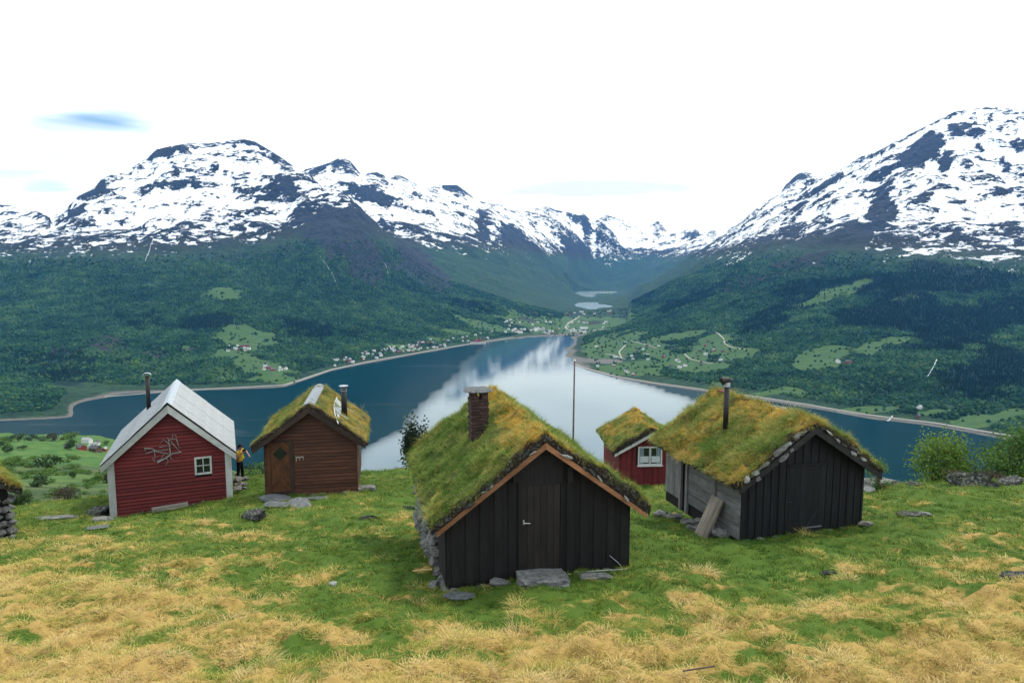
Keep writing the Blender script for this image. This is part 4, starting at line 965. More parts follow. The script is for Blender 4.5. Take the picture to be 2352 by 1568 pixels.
M['sodD'] = mat_sod('turf_brown', (.036, .027, .020), (.17, .13, .055), (.10, .14, .035), (.30, .20, .05))

# ---- the big dark hut in the middle
def hut_middle():
    h = Hut('turf_roofed_hut', 'large black wooden hut with green turf roof, brick chimney and orange bargeboards', .593, 13.4, -6.27, .239, 3.863, 4.87, 1.397, 2.833)
    W2 = h.W / 2
    h.core(M['dark'])
    a, b = h.front(1195, 1115), h.front(1285, 1306); dx0, dx1, dz0, dz1 = a.x, b.x, b.z, a.z
    def run(x0, x1, z0, pitch, ztop=None):
        n = max(1, round((x1 - x0) / pitch)); p = (x1 - x0) / n
        for i in range(n):
            q = x0 + i * p; dj = random.uniform(-.02, .02)
            h.vplank(q, q + p, z0 + .015 + dj, -.002, .034, M['black'], ztop)
            h.vplank(q + p * .30, q + p * .84, z0 + dj, -.026, -.004, M['black'], ztop)
    run(-W2, dx0 - .05, .0, .272); run(dx1 + .05, W2, .0, .272)
    x = dx0 - .05
    for i, w in enumerate((.26, .29, .27, .22)):             # boards over the door
        x1 = min(x + w, dx1 + .06); h.vplank(x, x1 - .004, dz1 + .0, -.036, .03, M['black']); x = x1
    for sx in (dx0 - .05, dx1): h.vplank(sx + .003, sx + .047, .0, -.045, .02, M['black'], dz1 - .004, 'door_post')
    d = put('door', MB().box((-(dx1 - dx0) / 2, -.004, 0), ((dx1 - dx0) / 2, .02, dz1 - dz0)).mesh('door', M['dark']), h.o, ((dx0 + dx1) / 2, 0, dz0))
    tag(d, 'dark brown plank door with white lever handle')
    n = 6; p = (dx1 - dx0) / n
    for i in range(n): MB().box((-p / 2 + .004, -.024, .004), (p / 2 - .004, -.005, dz1 - dz0 - .006)).build('door_plank', M['doorbrown'], d, (-(dx1 - dx0) / 2 + (i + .5) * p, 0, 0))
    hp = h.front(1202, 1198)
    m = MB().tube([(0, -.02, 0), (0, -.07, 0), (.03, -.075, -.006), (.125, -.075, -.014)], .011, 8); m.box((-.016, -.032, -.05), (.016, -.022, .05)); m.build('door_handle', M['steel'], d, (hp.x - d.location.x, 0, hp.z - dz0))
    MB().box((-(dx1 - dx0) / 2 - .05, -.05, -.03), ((dx1 - dx0) / 2 + .03, .02, -.002)).build('threshold', M['grey_woodz'], d)
    MB().box((dx0 - .05, -.03, -.02), (dx1 + .05, .03, dz0 - .034)).build('sill_board', M['black'], h.o)
    for q in (1181, 1306):                                      # roof beam ends under the gable
        e = h.front(q, 1085); MB().box((-.055, -.10, -.16), (.055, .02, .16)).build('beam_end', M['black'], h.o, (e.x, -.03, e.z))
    for i in range(5): MB().box((-W2 - .03, .03 + i * .16, -.02), (-W2 + .001, .03 + i * .16 + .135, h.He)).build('plank', M['black'], h.o)
    MB().box((-W2 - .02, .84, -.1), (-W2 + .03, 1.15, h.He)).build('gap_shade', M['dark'], h.o)  # solid dark strip painted as the shade of the gap before the stones
    for i in range(12): MB().box((W2 - .001, .03 + i * .4, -.1), (W2 + .025, .03 + i * .4 + .37, h.He)).build('plank', M['black'], h.o)
    r = random.Random(5)                                        # rubble wall of the byre behind
    for lev in range(7):
        y = 1.2
        while y < h.L - .05:
            w = r.uniform(.16, .34); put('wall_stone', r.choice(ROCKS), h.o, (-W2 - .05 + r.uniform(-.04, .04), y + w / 2, -.30 + lev * .24), (r.uniform(-.3, .3), r.uniform(-.3, .3), r.uniform(0, 6)), (.17, w * .62, .15)); y += w
    h.roof_boards(M['black'], .26, .25, .26); h.bargeboards(M['orange'], .29, .24, .115, lift=.02)
    gold = lambda x, y: np.clip(.14 + .80 * np.exp(-((x + .12) / .42) ** 2) * (1 - .3 * smooth(.5, 1, x)) + .18 * np.exp(-((y + .1) / .45) ** 2) + .55 * fbm(x / 1.0, y / 1.2, 3, 41) - .12 * smooth(.2, 1.2, x), 0, 1)
    h.sod(M['sodA'], .31, .30, .32, .19, 11, gold, 80, 90)
    skip = lambda x, y: (np.abs(x - CH.x) < .2) & (np.abs(y - CH.y) < .2)
    CH = h.lroof(1099, 1005, .2)
    h.sod_grass(gold, 9000, 1900, 5200, 21, 1.0, skip)
    h.edge_stones(DROCKS, 40, .075, -.33, 3, .02, .20); h.edge_stones(PROCKS, 7, .06, -.35, 9, .02, .12, 1.4)
    # chimney: brick by brick, a draught opening under a slate cap
    cb = h.lroof(1099, 1008, .12); t = h.on(1095, 897, (0, 1, 0), (0, cb.y - .17, 0))
    c = put('chimney', MB().box((-.13, -.13, -.4), (.13, .13, t.z - cb.z - .26)).mesh('chimney', mat_plain('mortar', (.17, .15, .14), .95)), h.o, (cb.x, cb.y, cb.z)); H = t.z - cb.z
    M['brick'] = mat_wood('old_brick', (.045, .028, .024), (.085, .048, .040), 'x', .3, .9, .7, (.02, .018, .018), .7)
    bl = MB().box((-.098, -.055, -.031), (.098, .055, .031)).mesh('brick', M['brick']); bs = MB().box((-.055, -.055, -.031), (.055, .055, .031)).mesh('brick', M['brick'])
    co = .073; n = int((H + .12) / co); R = random.Random(2)
    for lev in range(n):
        z = -.12 + lev * co + .036; last = n - lev <= 2; sh = lev % 2
        for sx, sy, rz in ((0, -1, 0), (1, 0, 1), (0, 1, 0), (-1, 0, 1)):
            for q in (-1, 1):
                if last and False: continue
                off = q * .102 + (.0 if sh else 0)
                lx, ly = (off, sy * .142) if rz == 0 else (sx * .142, off)
                if rz == 0: lx += .012 if sh else -.012
                else: ly += -.012 if sh else .012
                if last and ((rz == 0 and abs(lx) < .075) ): continue
                put('brick', bl if not last else bs, c, (lx + R.uniform(-.004, .004), ly + R.uniform(-.004, .004), z), (0, 0, (math.pi / 2 if rz else 0) + R.uniform(-.02, .02)))
    put('chimney_cap', rock_mesh('chimney_cap', 71, M['slate'], 3, .14, (1, 1, .12), .3), c, (.0, 0, n * co - .12 + .05), (.03, .04, .3), (.44, .37, .42))
    # stones under the sill
    pts = [(-1.55, -.02, -.16, .16), (-1.2, -.0, -.12, .17), (-.85, .0, -.10, .18), (-.55, .0, -.11, .15), (-.25, .02, -.13, .14), (.75, .02, -.10, .16), (1.05, .0, -.10, .20), (1.4, .03, -.10, .18), (1.75, .03, -.1, .15), (-1.8, .1, -.16, .17)]
    h.footing(ROCKS, pts + [(-W2 - .02, .1 + i * .3, -.16, .16) for i in range(5)], 6)
    return h
HA = hut_middle()

# ---- the black hut on the right
def hut_right():
    h = Hut('turf_roofed_hut', 'black wooden hut with golden grass roof, thin stovepipe and grey board side wall', 7.587, 17.2, -6.838, .279, 3.724, 3.95, 1.609, 2.84)
    W2 = h.W / 2; h.core(M['dark'])
    a, b = h.front(1812, 1070), h.front(1890, 1222); dx0, dx1, dz0, dz1 = a.x, b.x, b.z, a.z
    def run(x0, x1, pitch, ztop=None, z0=0.0):
        n = max(1, round((x1 - x0) / pitch)); p = (x1 - x0) / n
        for i in range(n):
            q = x0 + i * p
            h.vplank(q, q + p, z0 + random.uniform(-.03, .0), .0, .034, M['black_b'], ztop); h.vplank(q + p - .035, q + p + .02, z0 - .02, -.024, -.002, M['black_b'], ztop)
    run(-W2, dx0 - .03, .235); run(dx1 + .03, W2 - .02, .235); run(dx0 - .03, dx1 + .03, .24, None, dz1 + .02)
    d = put('door', MB().box((-(dx1 - dx0) / 2, -.002, 0), ((dx1 - dx0) / 2, .02, dz1 - dz0)).mesh('door', M['dark']), h.o, ((dx0 + dx1) / 2, 0, dz0)); tag(d, 'black plank door with small iron latch')
    n = 6; p = (dx1 - dx0) / n
    for i in range(n): MB().box((-p / 2 + .003, -.018, .004), (p / 2 - .003, -.003, dz1 - dz0 - .006)).build('door_plank', M['black_b'], d, (-(dx1 - dx0) / 2 + (i + .5) * p, 0, 0))
    w = (dx1 - dx0) / 2
    MB().box((-w * .1, -.03, .18), (w * .85, -.019, .215)).build('hinge_strap', M['grey_woodz'], d); MB().box((-w * .1, -.03, dz1 - dz0 - .22), (w * .85, -.019, dz1 - dz0 - .19)).build('hinge_strap', M['black_b'], d)
    MB().tube([(-w - .03, -.03, .95), (-w + .12, -.035, .93)], .012, 8).build('latch', M['iron'], d)
    MB().box((dx0 - .04, -.06, dz1 - .005), (dx1 + .03, .0, dz1 + .035)).build('lintel', M['black_b'], h.o)
    # left side: weathered boards between posts, a board door at the far end
    cuts = [h.lwall(px, 1150).y for px in (1690, 1640, 1585, 1570, 1548, 1537)]
    y1, y2, y3, y4 = .03, 1.15, 2.55, 2.85
    zb = -.05
    for k, (ya, yb) in enumerate(((y1, y2 - .06), (y2 + .08, y3 - .03))):
        nb = 5
        for i in range(nb):
            z0 = zb + .12 * (k) + (h.He - zb) * i / nb; z1 = z0 + (h.He - zb) / nb - .012
            MB().box((-.022 + random.uniform(-.006, .006), 0, z0), (.02, yb - ya, min(z1, h.He - .005))).build('side_board', M['grey_wood'], h.o, (-W2 - .002, ya, 0))
    for y in (y2 - .05, y3 - .02, y4 + .02): MB().box((-.07, 0, -.25), (.0, .11, h.He - .006)).build('side_post', M['grey_woodz'], h.o, (-W2 - .0, y, 0))
    for i in range(4): MB().box((-.05, 0, .05), (-.015, .19, h.He - .01)).build('side_plank', M['grey_woodz'], h.o, (-W2, y4 + .16 + i * .2, 0))
    for i in range(14): MB().box((W2 - .001, .03 + i * .28, -.1), (W2 + .025, .03 + i * .28 + .26, h.He)).build('plank', M['black_b'], h.o)
    h.roof_boards(M['black_b'], .27, .25, .30); h.bargeboards(M['blackx'], .30, .28, .17, lift=.01)
    gold = lambda x, y: np.clip(.46 + .42 * np.exp(-(x / .5) ** 2) + .25 * smooth(-1.2, -2.0, x) + .55 * fbm(x / .9, y / 1.1, 3, 51), 0, 1)
    h.sod(M['sodB'], .30, .32, .34, .19, 23, gold, 70, 76)
    pb = h.lroof(1666, 989, .18)
    h.sod_grass(gold, 6400, 3000, 3000, 22, 1.05)
    h.edge_stones(DROCKS + ROCKS[:2], 30, .075, -.32, 13, .02, .15)
    for px, py, a in ((1800, 1010, .17), (1783, 1040, .19), (1800, 1048, .15), (1812, 1018, .10), (1835, 990, .13), (1758, 1065, .15), (1735, 1085, .14), (1715, 1098, .17), (1741, 1098, .11), (1818, 1032, .09), (1905, 995, .13), (1925, 1012, .12), (1960, 1042, .13), (1985, 1055, .12)):
        p = h.front(px, py, -.33); put('edge_stone', (PROCKS + ROCKS)[(px * 7) % 11], h.o, (p.x, -.34, min(p.z, h.roof(p.x) + .20)), (.5, .6 * (-1 if px < 1855 else 1), .3 * math.sin(px)), (a * (.8 + .5 * ((px * 13) % 7) / 7), a * .6, a * (.4 + .3 * ((px * 5) % 3) / 3)))
    stovepipe(h, (pb.x, pb.y, pb.z), h.on(1668, 886, (0, 1, 0), (0, pb.y, 0)).z - pb.z, .072, M['iron'], 'cowl', M['zinc'])
    R = random.Random(8)
    pts = []
    for i in range(22):
        y = R.uniform(.5, 4.1); pts.append((-W2 - .05 - R.uniform(0, .28), y, h.lz(-W2 - .2, y) + R.uniform(.05, .28), R.uniform(.12, .23)))
    h.footing(ROCKS, pts + [(x, -.02, -.08, .12) for x in np.linspace(-1.7, 1.7, 9)], 16)
    for i in range(7):                                           # red tiles showing along the ridge at the far end
        MB().box((-.13, 0, -.012), (.13, .30, .012)).build('ridge_tile', M['redz'], h.o, (.02, h.L + .25 - i * .28, h.top(np.array([0.]), np.array([h.L - .1 - i * .28]))[0] + .03), (0, .1 * (i % 2), 0))
    return h
HB = hut_right()

# ---- the red hut with the metal roof
def hut_red():
    h = Hut('red_hut', 'red clapboard hut with white trim and pale corrugated metal roof', -13.823, 27.0, -9.826, .399, 4.409, 5.474, 2.357, 4.384)
    W2 = h.W / 2; h.core(M['dark'])
    a, b = h.front(446, 1049.5), h.front(487.5, 1086)
    n = 31; p = h.Hr / n
    for i in range(n):
        z0, z1 = i * p - .02, (i + 1) * p - .046  # slot above each board; near-black wall behind paints the lap shadow
        if z1 > a.z + .0 or z0 < b.z: pass
        if z0 < a.z and z1 > b.z:
            h.hboard(z0, z1, M['red'], None, a.x + .01); h.hboard(z0, z1, M['red'], b.x - .01, None)
        else: h.hboard(z0, z1, M['red'])
    for i in range(-2, 0): h.hboard(i * p - .02, (i + 1) * p - .046, M['red'])
    for sx in (-1, 1):
        MB().box((-.125, -.06, -.28), (.125, .06, h.He - .06)).build('corner_board', M['white'], h.o, (sx * (W2 - .07), 0, 0)); MB().box((-.09, -.11, h.He - .24), (.11, -.051, h.He - .02)).build('eave_block', M['white'], h.o, (sx * (W2 - .06), 0, 0))
        for i in range(14): MB().box((sx * W2 - .01, .07, -.3 + i * .19), (sx * (W2 + .025), h.L, -.3 + i * .19 + .175)).build('board', M['red'], h.o)
    w = window(h, a.x, b.x, b.z, a.z, -.03, M['white'], M['glass'], 2, 2, .035, .075); tag(w, 'small white four-pane window')
    MB().box((a.x - .1, -.045, a.z + .01), (b.x + .03, -.02, a.z + .15)).build('window_head_board', M['red'], h.o)
    h.roof_boards(M['blackx'], .24, .2, .26, .05); h.bargeboards(M['whitex'], .26, .24, .29, lift=.0)
    ex = W2 + .24; sl = math.hypot(1, h.k); y0, y1 = -.34, h.L + .28; nc = 6; cw = (y1 - y0) / nc
    ang = math.atan(h.k)
    tiers = ((.02, ex * .53), (ex * .48, ex)); meshes = []
    for (xa, xb) in tiers:
        ln = (xb - xa) * sl; ny, V, Fc = 61, [], []
        for j in range(ny):
            y = j / (ny - 1) * (cw + .05); z = .013 * math.cos(j / (ny - 1) * (cw + .05) / .092 * 2 * math.pi)
            V += [(0, y, z), (ln / 2, y, z), (ln, y, z)]
            if j: Fc += [(3 * j - 3, 3 * j - 2, 3 * j + 1, 3 * j), (3 * j - 2, 3 * j - 1, 3 * j + 2, 3 * j + 1)]
        meshes.append([mesh_np('roof_sheet', np.array(V), np.array(Fc), [mm], True) for mm in (M['tin_streaked'], M['tin'])])
    for sg in (-1, 1):
        for q, (xa, xb) in enumerate(tiers):
            for i in range(nc):
                lift = .085 + (.014 if q == 0 else 0) + .006 * (i % 2)
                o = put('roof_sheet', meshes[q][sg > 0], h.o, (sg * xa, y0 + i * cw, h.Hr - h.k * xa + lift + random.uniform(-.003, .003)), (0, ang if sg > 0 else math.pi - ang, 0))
    m = MB()
    for sg in (-1, 1):
        e = .17; m.add([(0, y0 - .03, h.Hr + .135), (sg * e, y0 - .03, h.Hr + .135 - h.k * e), (sg * e, y1 + .02, h.Hr + .135 - h.k * e), (0, y1 + .02, h.Hr + .135), (0, y0 - .03, h.Hr + .128), (sg * e, y0 - .03, h.Hr + .128 - h.k * e), (sg * e, y1 + .02, h.Hr + .128 - h.k * e), (0, y1 + .02, h.Hr + .128)],
              [(0, 1, 2, 3), (7, 6, 5, 4), (0, 4, 5, 1), (2, 6, 7, 3), (1, 5, 6, 2)])
    m.build('ridge_cap', M['ridge_tin'], h.o)
    pb = h.lroof(342, 938, .1); stovepipe(h, (pb.x, pb.y, pb.z), h.on(341, 862, (0, 1, 0), (0, pb.y, 0)).z - pb.z, .095, M['iron'], 'hood', M['zinc'])
    R = random.Random(4); h.footing(ROCKS, [(x, .05, h.lz(x, .05) + .04, R.uniform(.12, .2)) for x in np.linspace(-2.1, 2.1, 14)] + [(W2 + .12 + R.uniform(0, .5), y, h.lz(W2 + .3, y) + R.uniform(.0, .3), R.uniform(.12, .24)) for y in np.linspace(.4, 4.8, 16)], 36)
    return h
HC = hut_red()

# ---- the brown hut
def hut_brown():
    h = Hut('turf_roofed_hut', 'small brown horizontal-board hut with chevron door and round black stovepipe', -7.536, 25.0, -8.486, .182, 3.321, 3.794, 2.113, 3.329)
    W2 = h.W / 2; h.core(M['dark'])
    a, b = h.front(620.5, 1016), h.front(668.5, 1127); dx0, dx1, dz0, dz1 = a.x, b.x, b.z, a.z
    n = 25; p = h.Hr / n
    for i in range(n):
        z0, z1 = i * p - .03, (i + 1) * p - .05
        if z0 < dz1 + .06 and z1 > dz0 - .1: h.hboard(z0, z1, M['brown'], None, dx0 - .09, .026); h.hboard(z0, z1, M['brown'], dx1 + .11, None, .026)
        else: h.hboard(z0, z1, M['brown'], thick=.026)
    for sg in (-1, 1):
        for i in range(16): MB().box((sg * W2 - .01, -.03, -.05 + i * .135), (sg * (W2 + .025), h.L, -.05 + i * .135 + .12)).build('board', M['brown'], h.o)
    MB().box((dx0 - .12, -.045, -.02), (dx0 - .004, .02, dz1 + .05)).build('door_casing', M['browndoor'], h.o); MB().box((dx1 + .004, -.055, -.04), (dx1 + .13, .02, dz1 + .08)).build('door_casing', M['browntrim'], h.o)
    MB().box((dx0 - .003, -.05, dz1 + .004), (dx1 + .003, .02, dz1 + .07)).build('door_head', M['browntrim'], h.o); MB().box((dx0 - .003, -.07, dz0 - .14), (dx1 + .003, .02, dz0 - .004)).build('door_step', M['browntrim'], h.o)
    dw, dh = dx1 - dx0, dz1 - dz0
    d = put('door', MB().box((0, -.008, 0), (dw, .02, dh)).mesh('door', M['dark']), h.o, (dx0, 0, dz0)); tag(d, 'brown chevron-boarded door with a diamond window')
    def clip(poly, ax, v, keep):
        out = []
        for i in range(len(poly)):
            p0, p1 = poly[i], poly[(i + 1) % len(poly)]; i0, i1 = (p0[ax] - v) * keep >= 0, (p1[ax] - v) * keep >= 0
            if i0: out.append(p0)
            if i0 != i1:
                t = (v - p0[ax]) / (p1[ax] - p0[ax]); out.append((p0[0] + (p1[0] - p0[0]) * t, p0[1] + (p1[1] - p0[1]) * t))
        return out
    st = .105
    for sg, xa, xb in ((1, 0, dw / 2), (-1, dw / 2, dw)):
        for i in range(-4, int(dh / st) + 4):
            z = i * st; rise = (xb - xa)
            poly = [(xa + .002, z + (rise if sg < 0 else 0)), (xb - .002, z + (0 if sg < 0 else rise)), (xb - .002, z + st - .008 + (0 if sg < 0 else rise)), (xa + .002, z + st - .008 + (rise if sg < 0 else 0))]
            for ax, v, k in ((1, .01, 1), (1, dh - .01, -1)): poly = clip(poly, ax, v, k) if poly else poly
            if len(poly) >= 3: MB().prism(poly, -.024, -.009).build('door_board', M['browndoor'], d)
    q = h.front(644, 1041); s_ = .24; cx_, cz_ = q.x - dx0, q.z - dz0
    MB().prism([(cx_ - s_, cz_), (cx_, cz_ - s_), (cx_ + s_, cz_), (cx_, cz_ + s_)], -.034, -.025).build('diamond_pane', M['glass'], d)
    m = MB()
    for k in range(4):
        a0, a1 = k * math.pi / 2, (k + 1) * math.pi / 2; o_, i_ = s_ + .035, s_ - .005
        m.prism([(cx_ + o_ * math.cos(a0), cz_ + o_ * math.sin(a0)), (cx_ + o_ * math.cos(a1), cz_ + o_ * math.sin(a1)), (cx_ + i_ * math.cos(a1), cz_ + i_ * math.sin(a1)), (cx_ + i_ * math.cos(a0), cz_ + i_ * math.sin(a0))], -.042, -.026)
    m.build('diamond_frame', M['browntrim'], d)
    q = h.front(661, 1073); MB().tube([(0, -.02, 0), (0, -.08, 0), (-.10, -.08, .01)], .014, 8).build('door_handle', M['iron'], d, (q.x - dx0, 0, q.z - dz0))
    h.roof_boards(M['browntrim'], .30, .25, .38); h.bargeboards(M['browntrim'], .33, .36, .19, lift=.045)
    gold = lambda x, y: np.clip(.42 + .5 * fbm(x / .8, y / .9, 3, 61) + .25 * smooth(.2, 1, x), 0, 1)
    h.sod(M['sodD'], .27, .28, .40, .16, 35, gold, 60, 56)
    h.sod_grass(gold, 4200, 700, 1400, 23, .85, lambda x, y: (np.abs(x + .02) < .2))
    V, Fc = [], []
    for j in range(81):                                          # corrugated strip laid over the ridge
        x = -.21 + .42 * j / 80; z = .010 * math.cos(j * .95) - h.k * (math.sqrt(x * x + .01)) * .9
        V += [(x, -.30, z), (x, h.L + .26, z)]
        if j: Fc.append((2 * j - 2, 2 * j, 2 * j + 1, 2 * j - 1))
    put('ridge_strip', mesh_np('ridge_strip', np.array(V), np.array(Fc), [M['zinc_strip']], True), h.o, (0, 0, h.Hr + .255))
    pb = h.rroof(791, 952, .12); stovepipe(h, (pb.x, pb.y, pb.z), h.on(790.6, 890, (0, 1, 0), (0, pb.y, 0)).z - pb.z, .115, M['iron'], 'disc', M['zinc'])
    P_ = [h.rroof(x, y, .24) for x, y in ((774, 912), (768, 925), (767, 938), (771, 958), (777, 972))]
    MB().tube([tuple(p) for p in P_], .022, 8).build('flashing_edge', M['white'], h.o)
    for (x0, y0, x1, y1) in ((768, 928, 812, 945), (771, 944, 800, 962)):
        MB().tube([tuple(h.rroof(x0, y0, .25)), tuple(h.rroof(x1, y1, .25))], .02, 6).build('roof_rail', M['white'], h.o)
    a, b, c, e = (h.rroof(x, y, .225) for x, y in ((774, 915), (768, 938), (777, 960), (790, 930)))
    MB().add([tuple(p) for p in (a, b, c, e)] + [(p.x, p.y, p.z - .02) for p in (a, b, c, e)], [(0, 1, 2, 3), (7, 6, 5, 4), (0, 4, 5, 1), (1, 5, 6, 2), (2, 6, 7, 3), (3, 7, 4, 0)]).build('flashing_sheet', M['zinc'], h.o)
    R = random.Random(14)
    h.footing(SLABS + ROCKS[:2], [(x, .06, -.07 - .03 * (i % 2), R.uniform(.2, .3)) for i, x in enumerate(np.linspace(-1.6, 1.6, 9))] + [(x, .12, -.16, R.uniform(.2, .3)) for x in np.linspace(-1.6, 0, 5)] + [(W2 + .06, y, h.lz(W2 + .1, y) + .1, .16) for y in np.linspace(.1, 1.4, 4)], 15)
    # twig lettering beside the door
    s0, s1 = h.front(678, 1046, -.05), h.front(697.5, 1058, -.05); w, t = s1.x - s0.x, s0.z - s1.z
    sg = thing('twig_sign', 'small cream twig sign beside the chevron door of the brown hut', 'sign', tuple(h.world((s0.x, -.045, s1.z))), h.yaw)
    P = lambda q: (q[0] * w, 0, q[1] * t)
    for path in (((.02, .95), (.10, .55), (.22, .95)), ((.10, .55), (.12, 0)), ((.24, .55), (.30, .9), (.36, .55)), ((.38, .6), (.46, .85), (.52, .55), (.53, .05)), ((.56, .6), (.62, .8), (.68, .58)), ((.70, .58), (.76, .8), (.82, .6), (.86, .8)), ((.88, .8), (.93, .55), (.98, .85)), ((.96, .7), (.95, .1)), ((.10, .62), (.5, .66), (.96, .7))):
        MB().tube([P(q) for q in path], .011, 6).build('twig', M['pale_wood'], sg)
    return h
HD = hut_brown()

# ---- the small red hut behind, and the stone hut cut by the left edge
def hut_far_red():
    h = Hut('turf_roofed_hut', 'small red hut with white double window, half hidden behind the golden-roofed hut', 6.05, 29.0, -9.486, .05, 2.75, 3.6, 1.64, 2.42)
    W2 = h.W / 2; h.core(M['dark'])
    a, b = h.front(1465.5, 1025), h.front(1520, 1067)
    x = -W2; i = 0
    while x < W2 - .01:
        x1 = min(x + (.135 if i % 2 else .10), W2); over = x1 > a.x - .02 and x < b.x + .02
        yy = (-.022, .034) if i % 2 else (-.004, .034)
        if over: h.vplank(x, x1, -.1, *yy, M['redz'], b.z); h.vplank(x, x1, a.z, *yy, M['redz'])
        else: h.vplank(x, x1, -.1, *yy, M['redz'])
        x = x1; i += 1
    w = window(h, a.x, b.x, b.z, a.z, -.02, M['white'], M['glass'], 2, 1, .085, .06, True); tag(w, 'white double window with lace curtains')
    cw, ct = (b.x - a.x) / 2 - .06, (a.z - b.z) / 2 - .06
    for sg in (-1, 1):
        V, Fc = [], []
        for j in range(13):
            x = -cw * sg + sg * j / 12 * cw * .42; V += [(x, .0 + .008 * math.sin(j * 2.2), -ct), (x, .008 * math.sin(j * 2.2), ct)]
            if j: Fc.append((2 * j - 2, 2 * j, 2 * j + 1, 2 * j - 1))
        put('curtain', mesh_np('curtain', np.array(V), np.array(Fc), [mat_plain('grey_curtain', (.20, .25, .28), .9)], True), w, (0, .006, 0))
        V, Fc = [], []
        for j in range(25):
            x = sg * (.06 + j / 24 * (cw - .10)); V += [(x, .002 * math.sin(j), -ct + .04 + .03 * abs(math.sin(j * .8))), (x, .002 * math.sin(j), -ct * .05)]
            if j: Fc.append((2 * j - 2, 2 * j, 2 * j + 1, 2 * j - 1))
        put('lace_curtain', mesh_np('lace_curtain', np.array(V), np.array(Fc), [M['lace']], True), w, (0, -.004, 0))
    h.roof_boards(M['browntrim'], .22, .2, .30); h.bargeboards(M['whitex'], .25, .27, .13, lift=.02)
    for i in range(18):
        for sg in (-1, 1): MB().box((sg * W2 - .01, .03 + i * .2, -.1), (sg * (W2 + .02), .03 + i * .2 + .18, h.He - .02)).build('plank', M['redz'], h.o)
    gold = lambda x, y: np.clip(.45 + .45 * np.exp(-(x / .3) ** 2) + .5 * fbm(x / .8, y / .9, 3, 71), 0, 1)
    h.sod(M['sodB'], .23, .25, .33, .19, 45, gold, 56, 50); h.sod_grass(gold, 2600, 700, 900, 24, 1.0)
    h.edge_stones(DROCKS, 16, .06, -.26, 43, .02, .10, 1.0, (-1,))
    h.footing(ROCKS, [(x, .02, -.12, .14) for x in np.linspace(-1.2, 1.2, 7)], 46)
    return h
HE = hut_far_red()
def hut_edge():
    yaw = .80; W_ = 3.4; c = at(30, 1232, 19.5); cx_, cy_ = c.x - math.cos(yaw) * W_ / 2, c.y - math.sin(yaw) * W_ / 2
    h = Hut('stone_hut', 'grey stone and board hut with straw-coloured turf roof, cut off at the left edge', cx_, cy_, c.z - CAMZ + .1, yaw, W_, 4.0, 1.32, 2.5)
    W2 = h.W / 2; h.core(M['dark'])
    for i in range(12): h.vplank(W2 - .45 - (i + 1) * .2, W2 - .45 - i * .2 - .008, -.1, -.02 - .008 * (i % 2), .03, M['grey_woodz'])
    h.vplank(W2 - .45, W2 - .40, -.1, -.05, .03, M['grey_woodz'], None, 'door_post')
    R = random.Random(24)
    for lev in range(6):
        for q in range(2): put('wall_stone', R.choice(ROCKS), h.o, (W2 - .30 + q * .22 + R.uniform(-.06, .06), -.02, -.1 + lev * .22), (R.uniform(-.5, .5), R.uniform(-.5, .5), R.uniform(0, 6)), (R.uniform(.12, .2), .15, R.uniform(.12, .18)))
        y = .2
        while y < h.L:
            w = R.uniform(.2, .36); put('wall_stone', R.choice(ROCKS), h.o, (W2 - .02, y, -.2 + lev * .24), (R.uniform(-.3, .3), R.uniform(-.3, .3), R.uniform(0, 6)), (.15, w * .6, .15)); y += w
    h.roof_boards(M['grey_woodz'], .22, .2, .2)
    gold = lambda x, y: np.clip(.72 + .5 * fbm(x / .8, y / .9, 3, 81), 0, 1)
    h.sod(M['sodB'], .26, .25, .26, .26, 55, gold, 46, 46); h.sod_grass(gold, 3200, 1800, 300, 25, 1.05)
    h.edge_stones(DROCKS, 12, .08, -.26, 53, .0, .12, 1.0, (1,))
    return h
HF = hut_edge()
for hh in (HA, HB, HC, HD, HE, HF):
    for ch in list(hh.sodobj.children) if hasattr(hh, 'sodobj') else []:
        ch['kind'] = 'stuff'
# ------------------------------------------------------------------ woods on the far slopes (one mass)
def fz(x, y):
    """height of the far terrain (bilinear on its mesh)"""
    x = np.asarray(x, float); y = np.asarray(y, float)
    c = np.clip((x / y + 1.2) / 2.4 * (NC - 1), 0, NC - 1.001); r = np.clip((np.log(y) - LY[0]) / (LY[-1] - LY[0]) * (NR - 1), 0, NR - 1.001)
    c0, r0 = c.astype(int), r.astype(int); fc, fr = c - c0, r - r0
    g = lambda A: (A[r0, c0] * (1 - fc) + A[r0, c0 + 1] * fc) * (1 - fr) + (A[r0 + 1, c0] * (1 - fc) + A[r0 + 1, c0 + 1] * fc) * fr
    return g(Z2)
def near_idx(x, y):
    c = np.clip(np.round((x / y + 1.2) / 2.4 * (NC - 1)), 0, NC - 1).astype(int); r = np.clip(np.round((np.log(y) - LY[0]) / (LY[-1] - LY[0]) * (NR - 1)), 0, NR - 1).astype(int)
    return r, c
def mat_canopy(name, stops):
    n = NT(name, .95, .05); n.base(n.ramp(n.attr('tint', 'INSTANCER'), stops)); return n.m
M['broadleaf'] = mat_canopy('far_broadleaf', [(0, (.005, .024, .014)), (.35, (.015, .054, .023)), (.65, (.033, .090, .031)), (1, (.085, .155, .048))])
M['spruce'] = mat_canopy('far_spruce', [(0, (.005, .021, .012)), (1, (.015, .046, .023))])
def blob_proto():
    bm = bmesh.new(); bmesh.ops.create_icosphere(bm, subdivisions=2, radius=1); r = random.Random(3)
    from mathutils import noise as mn
    for v in bm.verts:
        f = 1 + .55 * mn.noise(v.co * 1.9) ; v.co *= f; v.co.z = v.co.z * 1.05 + .75
    me = bpy.data.meshes.new('broadleaf_crown'); bm.to_mesh(me); bm.free(); me.materials.append(M['broadleaf']); return me
